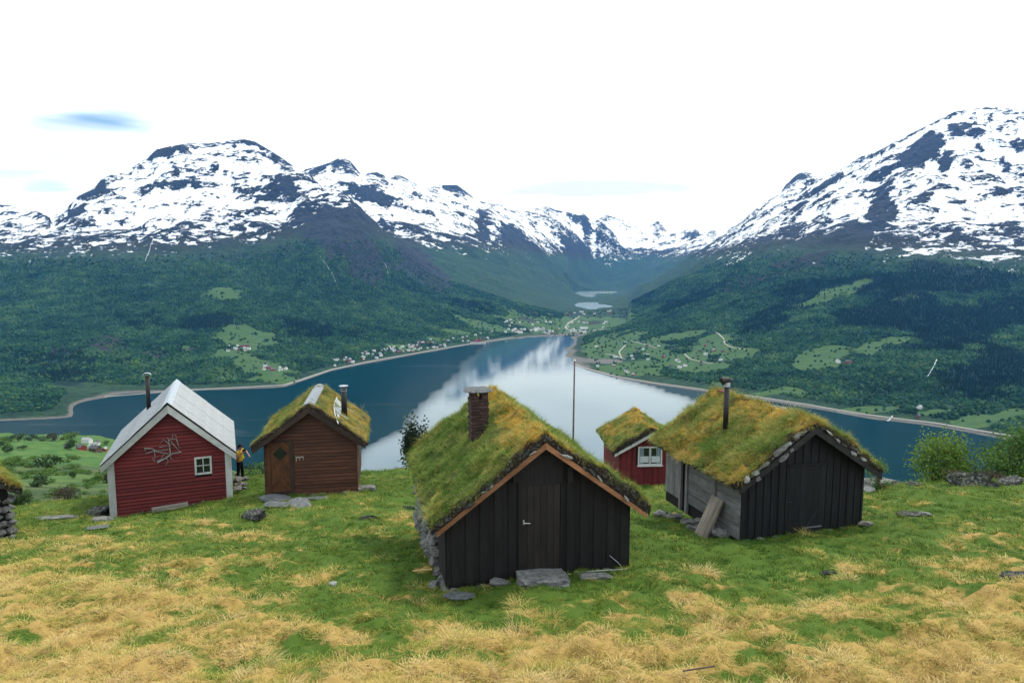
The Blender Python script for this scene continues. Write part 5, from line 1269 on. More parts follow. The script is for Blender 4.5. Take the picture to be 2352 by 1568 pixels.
def spruce_proto():
    m = MB(); n = 7
    for k, (z0, z1, r0) in enumerate(((.0, 1.0, .62), (.55, 1.6, .48), (1.15, 2.2, .32))):
        v = [(r0 * (1 + .25 * math.sin(i * 2.4 + k)) * math.cos(i * 2 * math.pi / n), r0 * (1 + .25 * math.sin(i * 2.4 + k)) * math.sin(i * 2 * math.pi / n), z0) for i in range(n)] + [(0, 0, z1)]
        m.add(v, [(i, (i + 1) % n, n) for i in range(n)])
    return m.mesh('spruce_crown', M['spruce'])
HOUSE_SPOTS = []
def far_woods():
    r = np.random.default_rng(99); N = 480000
    ymax = 5200.0
    y = np.sqrt(r.uniform(1500 ** 2, ymax ** 2, N)); u = r.uniform(-1.0, 1.0, N); x = u * y
    ri, ci = near_idx(x, y); z = fz(x, y)
    vis = T2[ri, ci] > RUN[ri, ci] - .006
    tl = zs[ri, ci] - 120
    dens = np.clip(.95 + .5 * fbm(x / 120, y / 120, 3, 301), .15, 1) * (1 - smooth(-120, 60, z - tl)) * smooth(7, 10, z)
    fieldn = FIELD[ri, ci] + .28 * fbm(x / 60, y / 60, 3, 302)
    dens = dens * (1 - smooth(.36, .5, fieldn)) + .03 * smooth(.36, .5, fieldn)
    dens = dens * (1 - .8 * smooth(.5, .8, ROCK[ri, ci])) * (1 - .7 * smooth(.5, .8, BROWN[ri, ci]))
    dens = dens * (1 - .97 * ((u > .075) & (u < .175) & (y > 4150)))
    keep = vis & (r.uniform(0, 1, N) < dens * np.clip((y / 2600) ** -.6, .5, 1.0))
    for (a0, b0, rr) in HOUSE_SPOTS: keep &= ((x - a0) ** 2 + (y - b0) ** 2) > rr * rr
    x, y, z, ri, ci = x[keep], y[keep], z[keep], ri[keep], ci[keep]; n = len(x)
    con = (DARK[ri, ci] + .55 * fbm(x / 70, y / 70, 3, 303) + r.normal(0, .12, n)) > .62
    s = r.uniform(2.6, 5.2, n) * np.clip((y / 2400) ** .35, .9, 1.3)
    out = []
    for nm, pr, k, sc in (('broadleaf_woods', blob_proto(), ~con, (1.0, 1.0, 1.0)), ('spruce_woods', spruce_proto(), con, (1.15, 1.15, 1.5))):
        m = int(k.sum()); tint = np.clip(.45 + .30 * fbm(x[k] / 420, y[k] / 420, 3, 304) + .38 * fbm(x[k] / 90, y[k] / 90, 3, 305) + r.normal(0, .20, m), 0, 1)
        o = scatter(nm, pr, np.stack([x[k], y[k], z[k] - .8], -1), np.stack([np.zeros(m), np.zeros(m), r.uniform(0, 6.28, m)], -1), s[k][:, None] * np.array([sc]), tint)
        tag(o, 'distant broadleaf woods covering the slopes above the fjord' if 'broad' in nm else 'distant dark spruce woods on the slopes above the fjord', 'woods'); out.append(m)
    print('woods', out)

# ------------------------------------------------------------------ roads, falls
M['gravel'] = mat_plain('road_gravel', (.34, .32, .29), .95, .1, 0, .2); M['foam'] = mat_plain('falling_water', (.48, .51, .53), .8, .2, 0, .15)
def ribbon(name, pix, width, lift, mat, label, cat, group=None, kind=None, step=14.0, taper=False):
    P = [hit(*p) for p in pix]; P = [p for p in P if p]
    xs, ys = np.array([p[0] for p in P]), np.array([p[1] for p in P]); d = np.r_[0, np.cumsum(np.hypot(np.diff(xs), np.diff(ys)))]
    n = max(6, int(d[-1] / step)); q = np.linspace(0, d[-1], n); x = np.interp(q, d, xs); y = np.interp(q, d, ys)
    for _ in range(3): x[1:-1] = (x[:-2] + x[1:-1] * 2 + x[2:]) / 4; y[1:-1] = (y[:-2] + y[1:-1] * 2 + y[2:]) / 4
    tx, ty = np.gradient(x), np.gradient(y); l = np.hypot(tx, ty) + 1e-9; nx, ny = -ty / l, tx / l
    w = np.full(n, width / 2) if not taper else width / 2 * (.45 + .8 * np.abs(np.sin(np.linspace(.5, 7, n))) )
    z0, z1 = fz(x - nx * w, y - ny * w), fz(x + nx * w, y + ny * w); z = np.maximum(z0, z1) + lift
    z = np.maximum(z, lift)
    V = np.stack([np.stack([x - nx * w, y - ny * w, z], -1), np.stack([x + nx * w, y + ny * w, z], -1), np.stack([x - nx * w, y - ny * w, z - 4], -1), np.stack([x + nx * w, y + ny * w, z - 4], -1)], 1).reshape(-1, 3)
    i = np.arange(n - 1) * 4; Fc = np.concatenate([np.stack([i, i + 1, i + 5, i + 4], 1), np.stack([i, i + 4, i + 6, i + 2], 1), np.stack([i + 1, i + 3, i + 7, i + 5], 1)])
    o = put(name, mesh_np(name, V, Fc, [mat])); tag(o, label, cat, group, kind); return o
sh = lambda pts, dy: [(x, y - dy(x)) for x, y in pts]
ribbon('road', sh(RIGHT_SHORE[3:14], lambda x: 3 + max(0, (x - 1400) / 130)), 8, 1.0, M['gravel'], 'pale shore road along the right bank', 'road', None, 'structure')
ribbon('road', sh(LEFT_SHORE[6:-1], lambda x: 3.5), 7, .8, M['gravel'], 'pale shore road along the left bank', 'road', None, 'structure')
Z5 = lambda L: [((1480 + a / 4.055) / 1.0884, (700 + b / 4.055) / 1.0884) for a, b in L]; Z2R = lambda L: [((1120 + a / 4.9) / 1.0884, (700 + b / 4.9) / 1.0884) for a, b in L]
for pix, w in ((Z5([(1320, 425), (1280, 450), (1215, 500), (1290, 550), (1340, 600), (1345, 650), (1420, 685), (1520, 700), (1585, 720)]), 6), (Z5([(300, 790), (270, 730), (340, 660)]), 6), (Z5([(135, 750), (220, 755), (290, 795), (340, 800)]), 6), (Z5([(385, 612), (450, 630), (520, 650), (600, 672), (660, 690)]), 5),
               (Z5([(935, 745), (990, 800), (1080, 820), (1130, 838), (1230, 845)]), 6), (Z2R([(1465, 610), (1435, 580), (1480, 520), (1560, 480), (1610, 440)]), 12), (Z2R([(1450, 635), (1640, 640), (1800, 615), (1920, 600)]), 12)):
    ribbon('farm_road', pix, w, 1.2, M['gravel'], 'pale farm road winding between fields across the fjord', 'road', None, 'structure')
for pix, w, lab in (([(2152, 828), (2146, 842), (2138, 856), (2130, 868)], 2.2, 'white waterfall in dark woods on the right bank'), ([(352, 545), (346, 566), (341, 584), (334, 604)], 2.2, 'thin white waterfall below the snowfields of the left mountain'), ([(2050, 955), (2044, 964), (2037, 971)], 2.5, 'white stream running into the fjord by the right shore road'),
                    ([(735, 590), (752, 612), (765, 634), (776, 660)], 1.4, 'faint white stream down the middle of the left slope'), ([(884, 606), (890, 622), (894, 640)], 1.4, 'faint white stream beside the grey cliff')):
    ribbon('waterfall', pix, w, 6.0 if w != 2.5 else 1.2, M['foam'], lab, 'waterfall', None, None, 8.0, True)

# ------------------------------------------------------------------ villages across the fjord
def house_mesh(name, l, w, h, rise, wall, roof, win=True):
    m = MB(); m.prism([(-w / 2, -3), (w / 2, -3), (w / 2, h), (0, h + rise), (-w / 2, h)], -l / 2, l / 2, 0)
    for sg in (-1, 1):
        e = w / 2 + .5; k = rise / (w / 2); poly = [(0, h + rise + .35), (0, h + rise + .02), (sg * e, h + rise - k * e + .02), (sg * e, h + rise - k * e + .35)]
        if sg > 0: poly = poly[::-1]
        m.prism(poly, -l / 2 - .5, l / 2 + .5, 1)
    if win:
        for q in range(3):
            y = -l / 2 + l * (q + .5) / 3
            for sx in (-1, 1): m.box((sx * w / 2 - .05, y - .55, h * .45), (sx * w / 2 + .05, y + .55, h * .45 + 1.2), 2)
        for q in (-1, 1): m.box((q * w * .2 - .5, -l / 2 - .05, h * .5), (q * w * .2 + .5, -l / 2 + .05, h * .5 + 1.2), 2)
        m.box((.6, -.4, h + rise * .6), (1.3, .3, h + rise + 1.1), 1)
    return m.mesh(name, [wall, roof, M['glass']])
hw, hr, hb = mat_plain('house_white', (.78, .78, .75), .7), mat_plain('house_red', (.30, .045, .035), .8), mat_plain('house_brown', (.13, .08, .055), .8)
rd, rg, rr_ = mat_plain('roof_slate', (.07, .07, .075), .7), mat_plain('roof_grey', (.30, .31, .32), .6), mat_plain('roof_tile', (.30, .10, .06), .8)
HM = dict(white=[house_mesh('house', 12, 8, 5.2, 3, hw, rd), house_mesh('house', 10, 8, 3.4, 2.8, hw, rg), house_mesh('house', 14, 9, 5, 3, hw, rg)], red=[house_mesh('barn', 17, 10, 4.6, 4, hr, rd, False), house_mesh('house', 11, 8, 4, 3, hr, rg)], brown=[house_mesh('house', 11, 8, 4, 3, hb, rd)], large=[house_mesh('hall', 36, 15, 6, 3, hw, rg)])
def far_house(px, py, kind, label, group, name='house', yaw=None, s=1.0):
    p = hit(px, py)
    if not p or p[2] < 3: return
    for a0, b0, _ in HOUSE_SPOTS:
        if (p[0] - a0) ** 2 + (p[1] - b0) ** 2 < 15 ** 2: return
    HOUSE_SPOTS.append((p[0], p[1], 15.0 * s))
    global LAST
    LAST = o = put(name, HR.choice(HM[kind]), None, (p[0], p[1], float(fz(p[0], p[1])) + .4), (0, 0, HR.uniform(0, 6.28) if yaw is None else yaw), (s, s, s)); tag(o, label, {'large': 'building'}.get(kind, 'house'), group)
HR = random.Random(77)
KN = dict(white='white', red='red', brown='brown', large='large white')
def cluster(n, region, where, group, mix=(('white', .72), ('red', .14), ('brown', .14)), s=1.0):
    for _ in range(n):
        x, y = region(HR.random(), HR.random()); t = HR.random(); kind = 'white'
        for k, p in mix:
            if t < p: kind = k; break
            t -= p
        far_house(x, y, kind, 'tiny %s house %s' % (KN[kind], where), group + ', ' + kind + ' ones', s=s)
def ordinal(i): return '%d%s' % (i, 'th' if 10 < i % 100 < 14 else {1: 'st', 2: 'nd', 3: 'rd'}.get(i % 10, 'th'))
def single_out():
    """look-alike houses of one place are told apart by counting them from the left"""
    by = {}
    for o in COL.objects:
        if o.get('group') and o.name.startswith('house'): by.setdefault(o['label'], []).append(o)
    for lab, os_ in by.items():
        os_.sort(key=lambda o: o.location.x / o.location.y)
        if len(os_) > 1:
            for i, o in enumerate(os_): o['label'] = lab + ', ' + (ordinal(i + 1) if i < len(os_) - 1 else 'last') + ' from the left'
def along(pts, lo, hi):
    L = [0]
    for a, b in zip(pts, pts[1:]): L.append(L[-1] + math.dist(a, b))
    def f(t, v):
        return float(np.interp(t * L[-1], L, [p[0] for p in pts])), float(np.interp(t * L[-1], L, [p[1] for p in pts])) - lo - (hi - lo) * v
    return f
cluster(64, along([(765, 850), (830, 836), (900, 823), (1000, 805)], 6, 26), 'along the left shore', 'houses along the left shore')
cluster(30, along([(1000, 805), (1060, 794), (1130, 783)], 5, 22), 'near the red-roofed shore hotel', 'houses near the hotel')
cluster(16, lambda a, b: (515 + a * 60, 795 + b * 12), 'on the upper left hillside farms', 'upper hillside farm houses', (('white', .6), ('red', .4)))
cluster(10, lambda a, b: (605 + a * 55, 842 + b * 10), 'on the lower left hillside farms', 'lower hillside farm houses', (('white', .75), ('red', .25)))
cluster(52, lambda a, b: (1160 + a * 190, 770 - 3 - b * 12), 'at the head of the fjord', 'houses at the head of the fjord', (('white', .66), ('red', .18), ('large', .08), ('brown', .08)), 1.25)
cluster(26, lambda a, b: (1150 + a * 250, 735 + b * 24), 'scattered on the green valley floor', 'houses on the valley floor', s=1.2)
cluster(12, lambda a, b: (1300 + a * 110, 714 + b * 10), 'beside the valley lakes', 'houses beside the lakes', s=1.3)
cluster(34, lambda a, b: (1370 + a * 260, 785 + b * 80), 'among the fields on the right bank', 'houses on the right bank fields')
cluster(9, lambda a, b: (1308 + a * 24, 792 + b * 40), 'on the small point below the right bank', 'houses on the point', (('red', .5), ('brown', .3), ('white', .2)))
for x, y, k, lab in ((1925, 832, 'white', 'white farmhouse on a lone clearing high on the right bank'), (1950, 834, 'red', 'red barn beside the lone white farmhouse on the right bank'), (2112, 937, 'white', 'white house in the woods above the right shore road'), (2108, 958, 'brown', 'brown house just above the right shore road'), (1640, 806, 'red', 'red farm building by the winding road on the right bank'), (1660, 808, 'brown', 'brown farm building by the winding road on the right bank'), (1655, 828, 'white', 'white cabin below the winding road on the right bank')):
    far_house(x, y, k, lab, None, s=1.2)
def hotel():
    p = hit(1098, 790)
    t = thing('hotel', 'long red and white hotel at the water edge of the left shore', 'hotel', (p[0], p[1], float(fz(p[0], p[1]))), .35); HOUSE_SPOTS.append((p[0], p[1], 60))
    m = MB().box((-38, -7, -3), (38, 7, 11)); m.build('lower_wing', hw, t); MB().box((-38.5, -7.5, 11.02), (38.5, 7.5, 13.5)).build('roof', rr_, t); MB().box((-14, -6, 13.52), (14, 6, 21)).build('tower', hr, t)
    for i in range(12): MB().box((-36 + i * 6, -7.3, 3), (-33 + i * 6, -7.02, 8)).build('window', M['glass'], t)
    MB().prism([(-15, 21.02), (15, 21.02), (0, 25)], -7, 7).build('tower_roof', rr_, t)
hotel()
single_out()
far_woods()
# ------------------------------------------------------------------ trees
def mat_leaf(name, a, b, trans=.35):
    n = NT(name, .7, .2); h = n.attr('h'); c = n.mix(h, a, b); n.base(c); c = n.col
    tr = n.n('BsdfTranslucent'); n.set(tr.inputs['Color'], c); mx = n.n('MixShader'); mx.inputs[0].default_value = trans
    n.L(n.b.outputs[0], mx.inputs[1]); n.L(tr.outputs[0], mx.inputs[2]); n.L(mx.outputs[0], n.out.inputs[0]); return n.m
M['bark'] = mat_plain('bark', (.09, .075, .06), .95, .1, 0, .4, .5)
M['leaf_birch'] = mat_leaf('birch_leaves', (.07, .15, .022), (.24, .36, .06)); M['leaf_dark'] = mat_leaf('dark_leaves', (.022, .055, .020), (.065, .12, .035)); M['leaf_mid'] = mat_leaf('green_leaves', (.05, .12, .025), (.16, .27, .05)); M['leaf_brown'] = mat_leaf('budding_twigs', (.045, .04, .03), (.11, .085, .055)); M['juniper'] = mat_leaf('juniper_needles', (.012, .028, .014), (.04, .07, .03))
def crown_parts(H, cr, cz, n, leaf, seed, nclump=22, trunk_r=.06, lean=0.0, low=.25, stems=1):
    """limbs (MB) and leaf arrays of a tree of height H"""
    r = np.random.default_rng(seed); R = random.Random(seed); mb = MB()
    C = []
    for i in range(nclump):
        d = r.normal(0, 1, 3); d /= np.linalg.norm(d); q = r.uniform(.35, 1) ** .5
        c = np.array([d[0] * cr * q, d[1] * cr * q, H * (1 + low) / 2 + d[2] * (H * (1 - low) / 2) * q * .9]); c[:2] *= np.clip(1.25 - abs(c[2] / H - .45) * 1.1, .35, 1.1); c[0] += lean * c[2]; C.append(c)
    for s in range(stems):
        bx, by = (0, 0) if stems == 1 else (R.uniform(-.3, .3) * cr, R.uniform(-.3, .3) * cr)
        tp = (bx * 1.5 + lean * H * .9, by * 1.5, H * .92); mb.tube([(bx * .5, by * .5, -.3), (bx + R.uniform(-.1, .1) * cr, by, H * .35), ((bx + tp[0]) / 2, by * 1.2, H * .65), tp], [trunk_r, trunk_r * .75, trunk_r * .45, trunk_r * .12], 7)
    for c in C:
        z0 = max(.12 * H, c[2] * .55); mb.tube([(lean * z0, 0, z0), (c[0] * .55, c[1] * .55, (z0 + c[2]) / 2 + .03 * H), tuple(c)], [trunk_r * .4, trunk_r * .22, trunk_r * .07], 5, cap=False)
    idx = r.integers(0, nclump, n); P = np.array(C)[idx] + r.normal(0, 1, (n, 3)) * np.array([cr, cr, H * .28]) * .26
    P[:, 2] = np.maximum(P[:, 2], H * low * .4)
    a = r.normal(0, 1, (n, 3)); a /= np.linalg.norm(a, axis=1)[:, None]; b = np.cross(a, r.normal(0, 1, (n, 3))); b /= np.linalg.norm(b, axis=1)[:, None]
    sz = leaf * r.uniform(.6, 1.3, (n, 1))
    V = np.stack([P - a * sz * .5, P + b * sz * .32, P + a * sz * .6, P - b * sz * .32], 1).reshape(-1, 3); Fc = np.arange(4 * n).reshape(n, 4)
    hh = np.repeat(np.clip(r.normal(.45, .25, n) + .25 * np.repeat(r.normal(0, 1, nclump)[None], 1, 0).ravel()[idx], 0, 1), 4)
    return mb, V, Fc, hh
def tree(name, label, cat, loc, H, cr, n, leaf, mat, seed, group=None, **kw):
    mb, V, Fc, hh = crown_parts(H, cr, H, n, leaf, seed, **kw)
    t = thing(name, label, cat, loc, 0, group); mb.build('trunk', M['bark'], t, smoothing=True); put('crown', mesh_np('crown', V, Fc, [mat], False, dict(h=hh)), t); return t
TREE_MESH = {}
def copy_tree(name, label, cat, loc, H, cr, key, seed, group):
    """trees far down the slope share a few crowns, turned and scaled"""
    k = (key, seed % 4)
    if k not in TREE_MESH:
        mb, V, Fc, hh = crown_parts(1.0, .5, 1, 520, .13, 700 + seed % 4 + 10 * ord(key[0]), 16, .03, low=.12)
        TREE_MESH[k] = (mb.mesh('trunk', M['bark'], True), mesh_np('crown', V, Fc, [M[key]], False, dict(h=hh)))
    t = thing(name, label, cat, loc, seed * 1.3, group)
    put('trunk', TREE_MESH[k][0], t, scale=(cr * 2, cr * 2, H)); put('crown', TREE_MESH[k][1], t, scale=(cr * 2, cr * 2, H)); return t
b1 = at(2155, 1118, 31.0); tree('birch_tree', 'light green birch behind the boulders at right, just beyond the meadow edge', 'tree', (b1.x, b1.y, gz(b1.x, b1.y) - .1), b1.z - gz(b1.x, b1.y) + 2.75, 1.05, 6500, .115, M['leaf_birch'], 31, nclump=34, stems=3, low=.22, lean=.03)
b2 = at(2335, 1110, 30.0); tree('birch_tree', 'bushy green birch cut by the right edge of the picture', 'tree', (b2.x, b2.y, gz(b2.x, b2.y) - .1), b2.z - gz(b2.x, b2.y) + 2.7, 1.45, 8000, .12, M['leaf_mid'], 32, nclump=36, stems=3, low=.2)
b3 = at(2225, 1105, 33.0); tree('shrub', 'low green scrub between the two birches at right', 'shrub', (b3.x, b3.y, gz(b3.x, b3.y) - .1), b3.z - gz(b3.x, b3.y) + .75, 1.5, 4200, .12, M['leaf_dark'], 33, nclump=20, stems=3, low=.1)
b4 = at(2262, 1108, 27.5); tree('juniper_shrub', 'brownish green juniper mound behind the lichened boulders', 'shrub', (b4.x, b4.y, gz(b4.x, b4.y) - .1), b4.z - gz(b4.x, b4.y) + .65, 1.0, 4200, .10, M['leaf_brown'], 34, nclump=18, stems=3, low=.05)
b5 = at(2018, 1105, 22.0); tree('juniper_shrub', 'small green shrub at the right eave of the black hut', 'shrub', (b5.x, b5.y, gz(b5.x, b5.y) - .1), 1.15, .38, 900, .06, M['leaf_mid'], 35, nclump=10, low=.1)
j = HA.world((-HA.W / 2 - .05, HA.L + .15, 0)); tree('juniper_bush', 'small dark juniper bush peeping out behind the left eave of the large hut', 'shrub', (j.x + .06, j.y + .25, gz(j.x, j.y) - .1), HA.world((0, 0, 1.8)).z - gz(j.x, j.y) + .42, .33, 3000, .075, M['juniper'], 36, nclump=16, low=.55, lean=-.05)
# the slope below, seen on the left and between the huts
ZL = lambda x, y: (x / 5.689, 973.9 + y / 5.689)
for i, (zx, zy, zw, zh, key, lab) in enumerate(((60, 190, 80, 70, 'leaf_mid', 'small tree at the far field edge, leftmost of the row'), (140, 185, 80, 80, 'leaf_mid', 'small tree second from the left in the far field row'), (235, 175, 165, 105, 'leaf_dark', 'broad dark tree in the row along the far field edge'), (410, 175, 130, 90, 'leaf_dark', 'dark tree near the middle of the far field row'), (570, 190, 150, 65, 'leaf_dark', 'low hedge-like tree in the far field row'),
        (700, 158, 110, 115, 'leaf_brown', 'greyish budding tree in the far field row'), (930, 165, 150, 140, 'leaf_mid', 'tallest light green tree above the far farm'), (930, 270, 130, 130, 'leaf_dark', 'dark tree right below the tallest tree at the far farm'), (15, 260, 70, 90, 'leaf_dark', 'dark tree at the left edge above the stone hut'), (95, 320, 115, 110, 'leaf_dark', 'round dark bush in the field above the stone hut'), (290, 300, 95, 60, 'leaf_dark', 'small square dark bush in the far green field'), (1390, 240, 80, 60, 'leaf_mid', 'small tree behind the orange house'),
        (620, 500, 270, 210, 'leaf_dark', 'large dark bushy tree in the middle of the left slope'), (480, 730, 230, 180, 'leaf_dark', 'dark rounded bush on the left slope below the large tree'), (300, 500, 120, 60, 'leaf_mid', 'low green shrub left of the large dark tree'), (400, 525, 130, 70, 'leaf_mid', 'low green shrub touching the large dark tree'), (955, 650, 70, 120, 'leaf_dark', 'slim dark sapling on the left slope'), (1160, 770, 110, 80, 'leaf_mid', 'small round bush left of the red hut'), (1290, 705, 95, 140, 'leaf_mid', 'upright bush close to the red hut corner'), (1400, 700, 80, 140, 'leaf_brown', 'reddish budding bush hidden by the red hut corner'), (780, 640, 150, 60, 'leaf_mid', 'low wide shrub on the left slope'), (830, 180, 60, 50, 'leaf_brown', 'small grey bush beside the tallest far tree'))):
    px, py = ZL(zx, zy + zh / 2); p = near_hit(px, py, 45)
    if p: copy_tree('slope_tree', lab, 'tree', (p[0], p[1], p[2] - .3), zh / 5.689 / F * p[1] * 1.08, zw / 5.689 / F * p[1] * .5, key, i, 'trees on the left slope')
for i, (zx, zy, zw, zh, key, lab, y) in enumerate(((860, 900, 330, 240, 'leaf_brown', 'reddish leafless shrub in front of the green slope, left of the red hut', 34), (270, 1000, 250, 270, 'leaf_brown', 'brown leafless shrub right behind the stone hut corner', 30))):
    px, py = ZL(zx, zy + zh / 2); p = at(px, py, y); g = gz(p.x, p.y); top = at(px, ZL(zx, zy - zh / 2)[1], y).z
    tree('bare_shrub', lab, 'shrub', (p.x, p.y, g - .1), top - g, zw / 5.689 / F * y * .5, 1700, .075, M['leaf_brown'] if i == 0 else M['leaf_dark'], 60 + i, nclump=22, stems=4, low=.1)
for i, (px, py, y, w) in enumerate(((586, 1062, 120, 34), (606, 1058, 135, 36), (570, 1074, 110, 26), (600, 1082, 78, 34), (622, 1085, 80, 34), (580, 1090, 70, 26), (640, 1070, 100, 40), (612, 1096, 62, 24))):
    p = at(px, py, y); g = gz(p.x, p.y); H = max(p.z - g, 2.5); copy_tree('slope_tree', ('green tree crown below the meadow edge between red and brown huts, at %s' % ('the back', 'the back right', 'the back left', 'the middle', 'the middle right', 'the front left', 'the far right', 'the front')[i]), 'tree', (p.x, p.y, p.z - H), H, max(w / F * y * .5, H * .42), 'leaf_mid' if i % 3 else 'leaf_dark', 40 + i, 'tree crowns between the red and brown huts')
def scrub():
    r = np.random.default_rng(55); N = 5200; y = np.exp(r.uniform(math.log(50), math.log(950), N)); u = r.uniform(-.95, -.36, N); x = u * y
    lush = np.interp(y, [0, 180, 260, 330, 420], [.25, .25, .55, .55, .9]) + .55 * noise(x / 45, y / 45, 78)
    k = r.uniform(0, 1, N) < np.clip(.75 - lush, 0.02, 1) * .28; x, y = x[k], y[k]; m = len(x)
    s = r.uniform(.5, 1.3, m) * np.clip(y / 160, .6, 2.2); mbq, Vq, Fq, hq = crown_parts(1.6, 1.0, 1, 420, .30, 881, 14, .05, low=.05); pr = mesh_np('scrub_crown', Vq, Fq, [M['leaf_mid']], False, dict(h=hq))
    tag(scatter('scrub', pr, np.stack([x, y, ground(x, y) - .2 * s], -1), np.stack([np.zeros(m), np.zeros(m), r.uniform(0, 6, m)], -1), s[:, None] * np.array([[1.2, 1.2, .8]]), np.clip(r.normal(.5, .25, m), 0, 1)), 'scattered low scrub on the slope below the huts', 'scrub')
scrub()
# farm on the slope below, left
def farm_house(px, py, key, s, yaw, lab, k=0, ymin=45):
    p = near_hit(px, py, ymin)
    if not p: return
    q = s / F * p[1]
    t = put('farmhouse', HM[key][k % len(HM[key])], None, (p[0], p[1], p[2] + .2), (0, 0, yaw), (q, q, q)); tag(t, lab, 'house')
fh = lambda zx, zy, key, w, yaw, lab, k=0: farm_house(*ZL(zx, zy), key, w / 5.689 / 11.0, yaw, lab, k)
fh(1265, 275, 'white', 85, .3, 'white gabled farmhouse beside the red hut, brightest of the far farm'); fh(1190, 300, 'white', 70, 1.2, 'low white outbuilding left of the white gabled farmhouse', 1); fh(1140, 240, 'white', 90, 1.4, 'long white shed behind the far farm', 2)
fh(1245, 352, 'brown', 120, 1.3, 'dark brown barn in front of the white gabled farmhouse'); fh(1065, 330, 'red', 90, .9, 'small red shed left of the far farmyard'); fh(870, 315, 'brown', 75, .6, 'dark cabin under the tallest far tree'); fh(1365, 345, 'red', 70, .2, 'orange-red house peeping out behind the red hut roof', 1)
farm_house(925, 1090, 'brown', 2.2, 1.45, 'long brown farm roof peeping over the meadow edge', 0, 250); farm_house(953, 1090, 'white', 1.3, .5, 'white farmhouse peeping over the meadow edge', 0, 250)

# ------------------------------------------------------------------ stones and small things on the meadow
def stone(px, py, pool, size, label, name='boulder', sc=(1, 1, .7), rz=0.0, sink=.55, ymin=6, tilt=(0, 0)):
    p = near_hit(px, py, ymin)
    if not p: return
    o = put(name, pool[int(px) % len(pool)], None, (p[0], p[1], p[2] + size * sc[2] * (1 - sink) * .6), (tilt[0], tilt[1], rz), (size * sc[0], size * sc[1], size * sc[2])); tag(o, label, 'rock'); return o
stone(586, 1190, DROCKS, .36, 'dark lichened boulder in front of the brown hut', sc=(1, .8, .85), rz=.4)
stone(232, 1182, DROCKS, .48, 'dark boulder leaning at the left corner of the red hut', sc=(1.1, .9, .8), rz=.2); stone(231, 1201, BLOCKS, .26, 'grey squared stone below the dark boulder at the red hut corner', 'stone_block', (1.2, .8, .7), .1); stone(222, 1214, SLABS, .30, 'thin grey slab lying left of the red hut corner', 'stone_slab', (1.2, .6, .5), .3)
stone(252, 1195, ROCKS, .22, 'rounded grey stone tucked against the white corner board'); stone(130, 1192, LSLAB, .6, 'long flat grey rock half sunk in grass at left', 'rock_outcrop', (1.3, .5, .5), .15, .7)
stone(845, 1193, DROCKS, .30, 'dark ragged stone in the grass right of the brown hut', sc=(1.2, .6, .6), rz=.5); stone(941, 1168, DROCKS, .30, 'low dark lichened stone left of the large hut', sc=(1.2, .6, .45)); stone(846, 1126, BLOCKS, .30, 'squared pale stone block beside the brown hut', 'stone_block', (1.1, .7, .55), .05)
stone(637, 1152, SLABS, .70, 'wide grey slab under the brown hut door', 'stone_slab', (1.0, .6, .7), .1); stone(633, 1166, SLABS, .55, 'second grey slab below the brown hut door', 'stone_slab', (.9, .6, .8), -.2); stone(690, 1166, SLABS, .62, 'tilted mossy slab right of the brown hut steps', 'stone_slab', (.7, 1.0, .5), .5, tilt=(.15, .1)); stone(725, 1146, SLABS, .35, 'thin slate along the brown hut sill', 'stone_slab', (1.3, .5, .5), .1)
stone(766, 1342, PROCKS, .11, 'small white stone in the grass left of the large hut'); stone(1000, 1275, PROCKS, .07, 'small pale stone by the left wall of the large hut'); stone(995, 1345, ROCKS, .15, 'grey stone at the left front corner of the large hut'); stone(1060, 1372, SLABS, .32, 'flat slate sunk in the grass before the large hut', 'stone_slab', (1.1, .6, .5), .2)
stone(1358, 1330, ROCKS, .28, 'flat grey stone right of the doorstep slab', sc=(1.4, .7, .5)); stone(1155, 1340, ROCKS, .22, 'grey stone left of the doorstep slab', sc=(1.2, .7, .5)); stone(1085, 1342, ROCKS, .18, 'squarish stone under the left sill of the large hut', sc=(1, .8, .8))
stone(2222, 1116, DROCKS, .72, 'largest dark lichened boulder at the right meadow edge', sc=(1.2, .8, .85), rz=.2); stone(2170, 1112, DROCKS, .42, 'pale-topped boulder left of the largest one at right', sc=(1.1, .8, .9), rz=.9); stone(2015, 1119, LSLAB, .62, 'smooth pale rock slab behind the right corner of the black hut', 'rock_outcrop', (1.1, .8, 1.0), .2); stone(1998, 1128, PROCKS, .22, 'small pale stone before the smooth rock slab'); stone(2092, 1185, DROCKS, .28, 'grassy dark stone on the right meadow', sc=(1.2, .8, .5)); stone(2122, 1182, ROCKS, .17, 'small square grey stone on the right meadow')
stone(2335, 1332, DROCKS, .24, 'lichened stone near the right edge of the meadow', sc=(1.1, .8, .75)); stone(1905, 1318, DROCKS, .13, 'small dark stone in the dry grass before the black hut', sc=(1.4, .7, .6)); stone(2320, 1112, DROCKS, .40, 'dark boulder under the right-hand birch', sc=(1.3, .8, .7), rz=.5); stone(2100, 1116, DROCKS, .30, 'low reddish boulder at the meadow edge left of the birch', sc=(1.4, .8, .5)); stone(545, 1106, PROCKS, .2, 'pale stone on the meadow edge near the person'); stone(1990, 1205, ROCKS, .2, 'low stone at the right corner of the black hut')
def doorstep():
    p = HA.front(1242, 1328, -.35); w = HA.world((p.x, -.42, 0)); g = gz(w.x, w.y)
    o = put('doorstep', BLOCKS[1], None, (w.x, w.y, g + .03), (-.10, .03, HA.yaw - .12), (.60, .50, .14)); tag(o, 'large flat grey stone slab before the door of the large hut', 'doorstep')
doorstep()
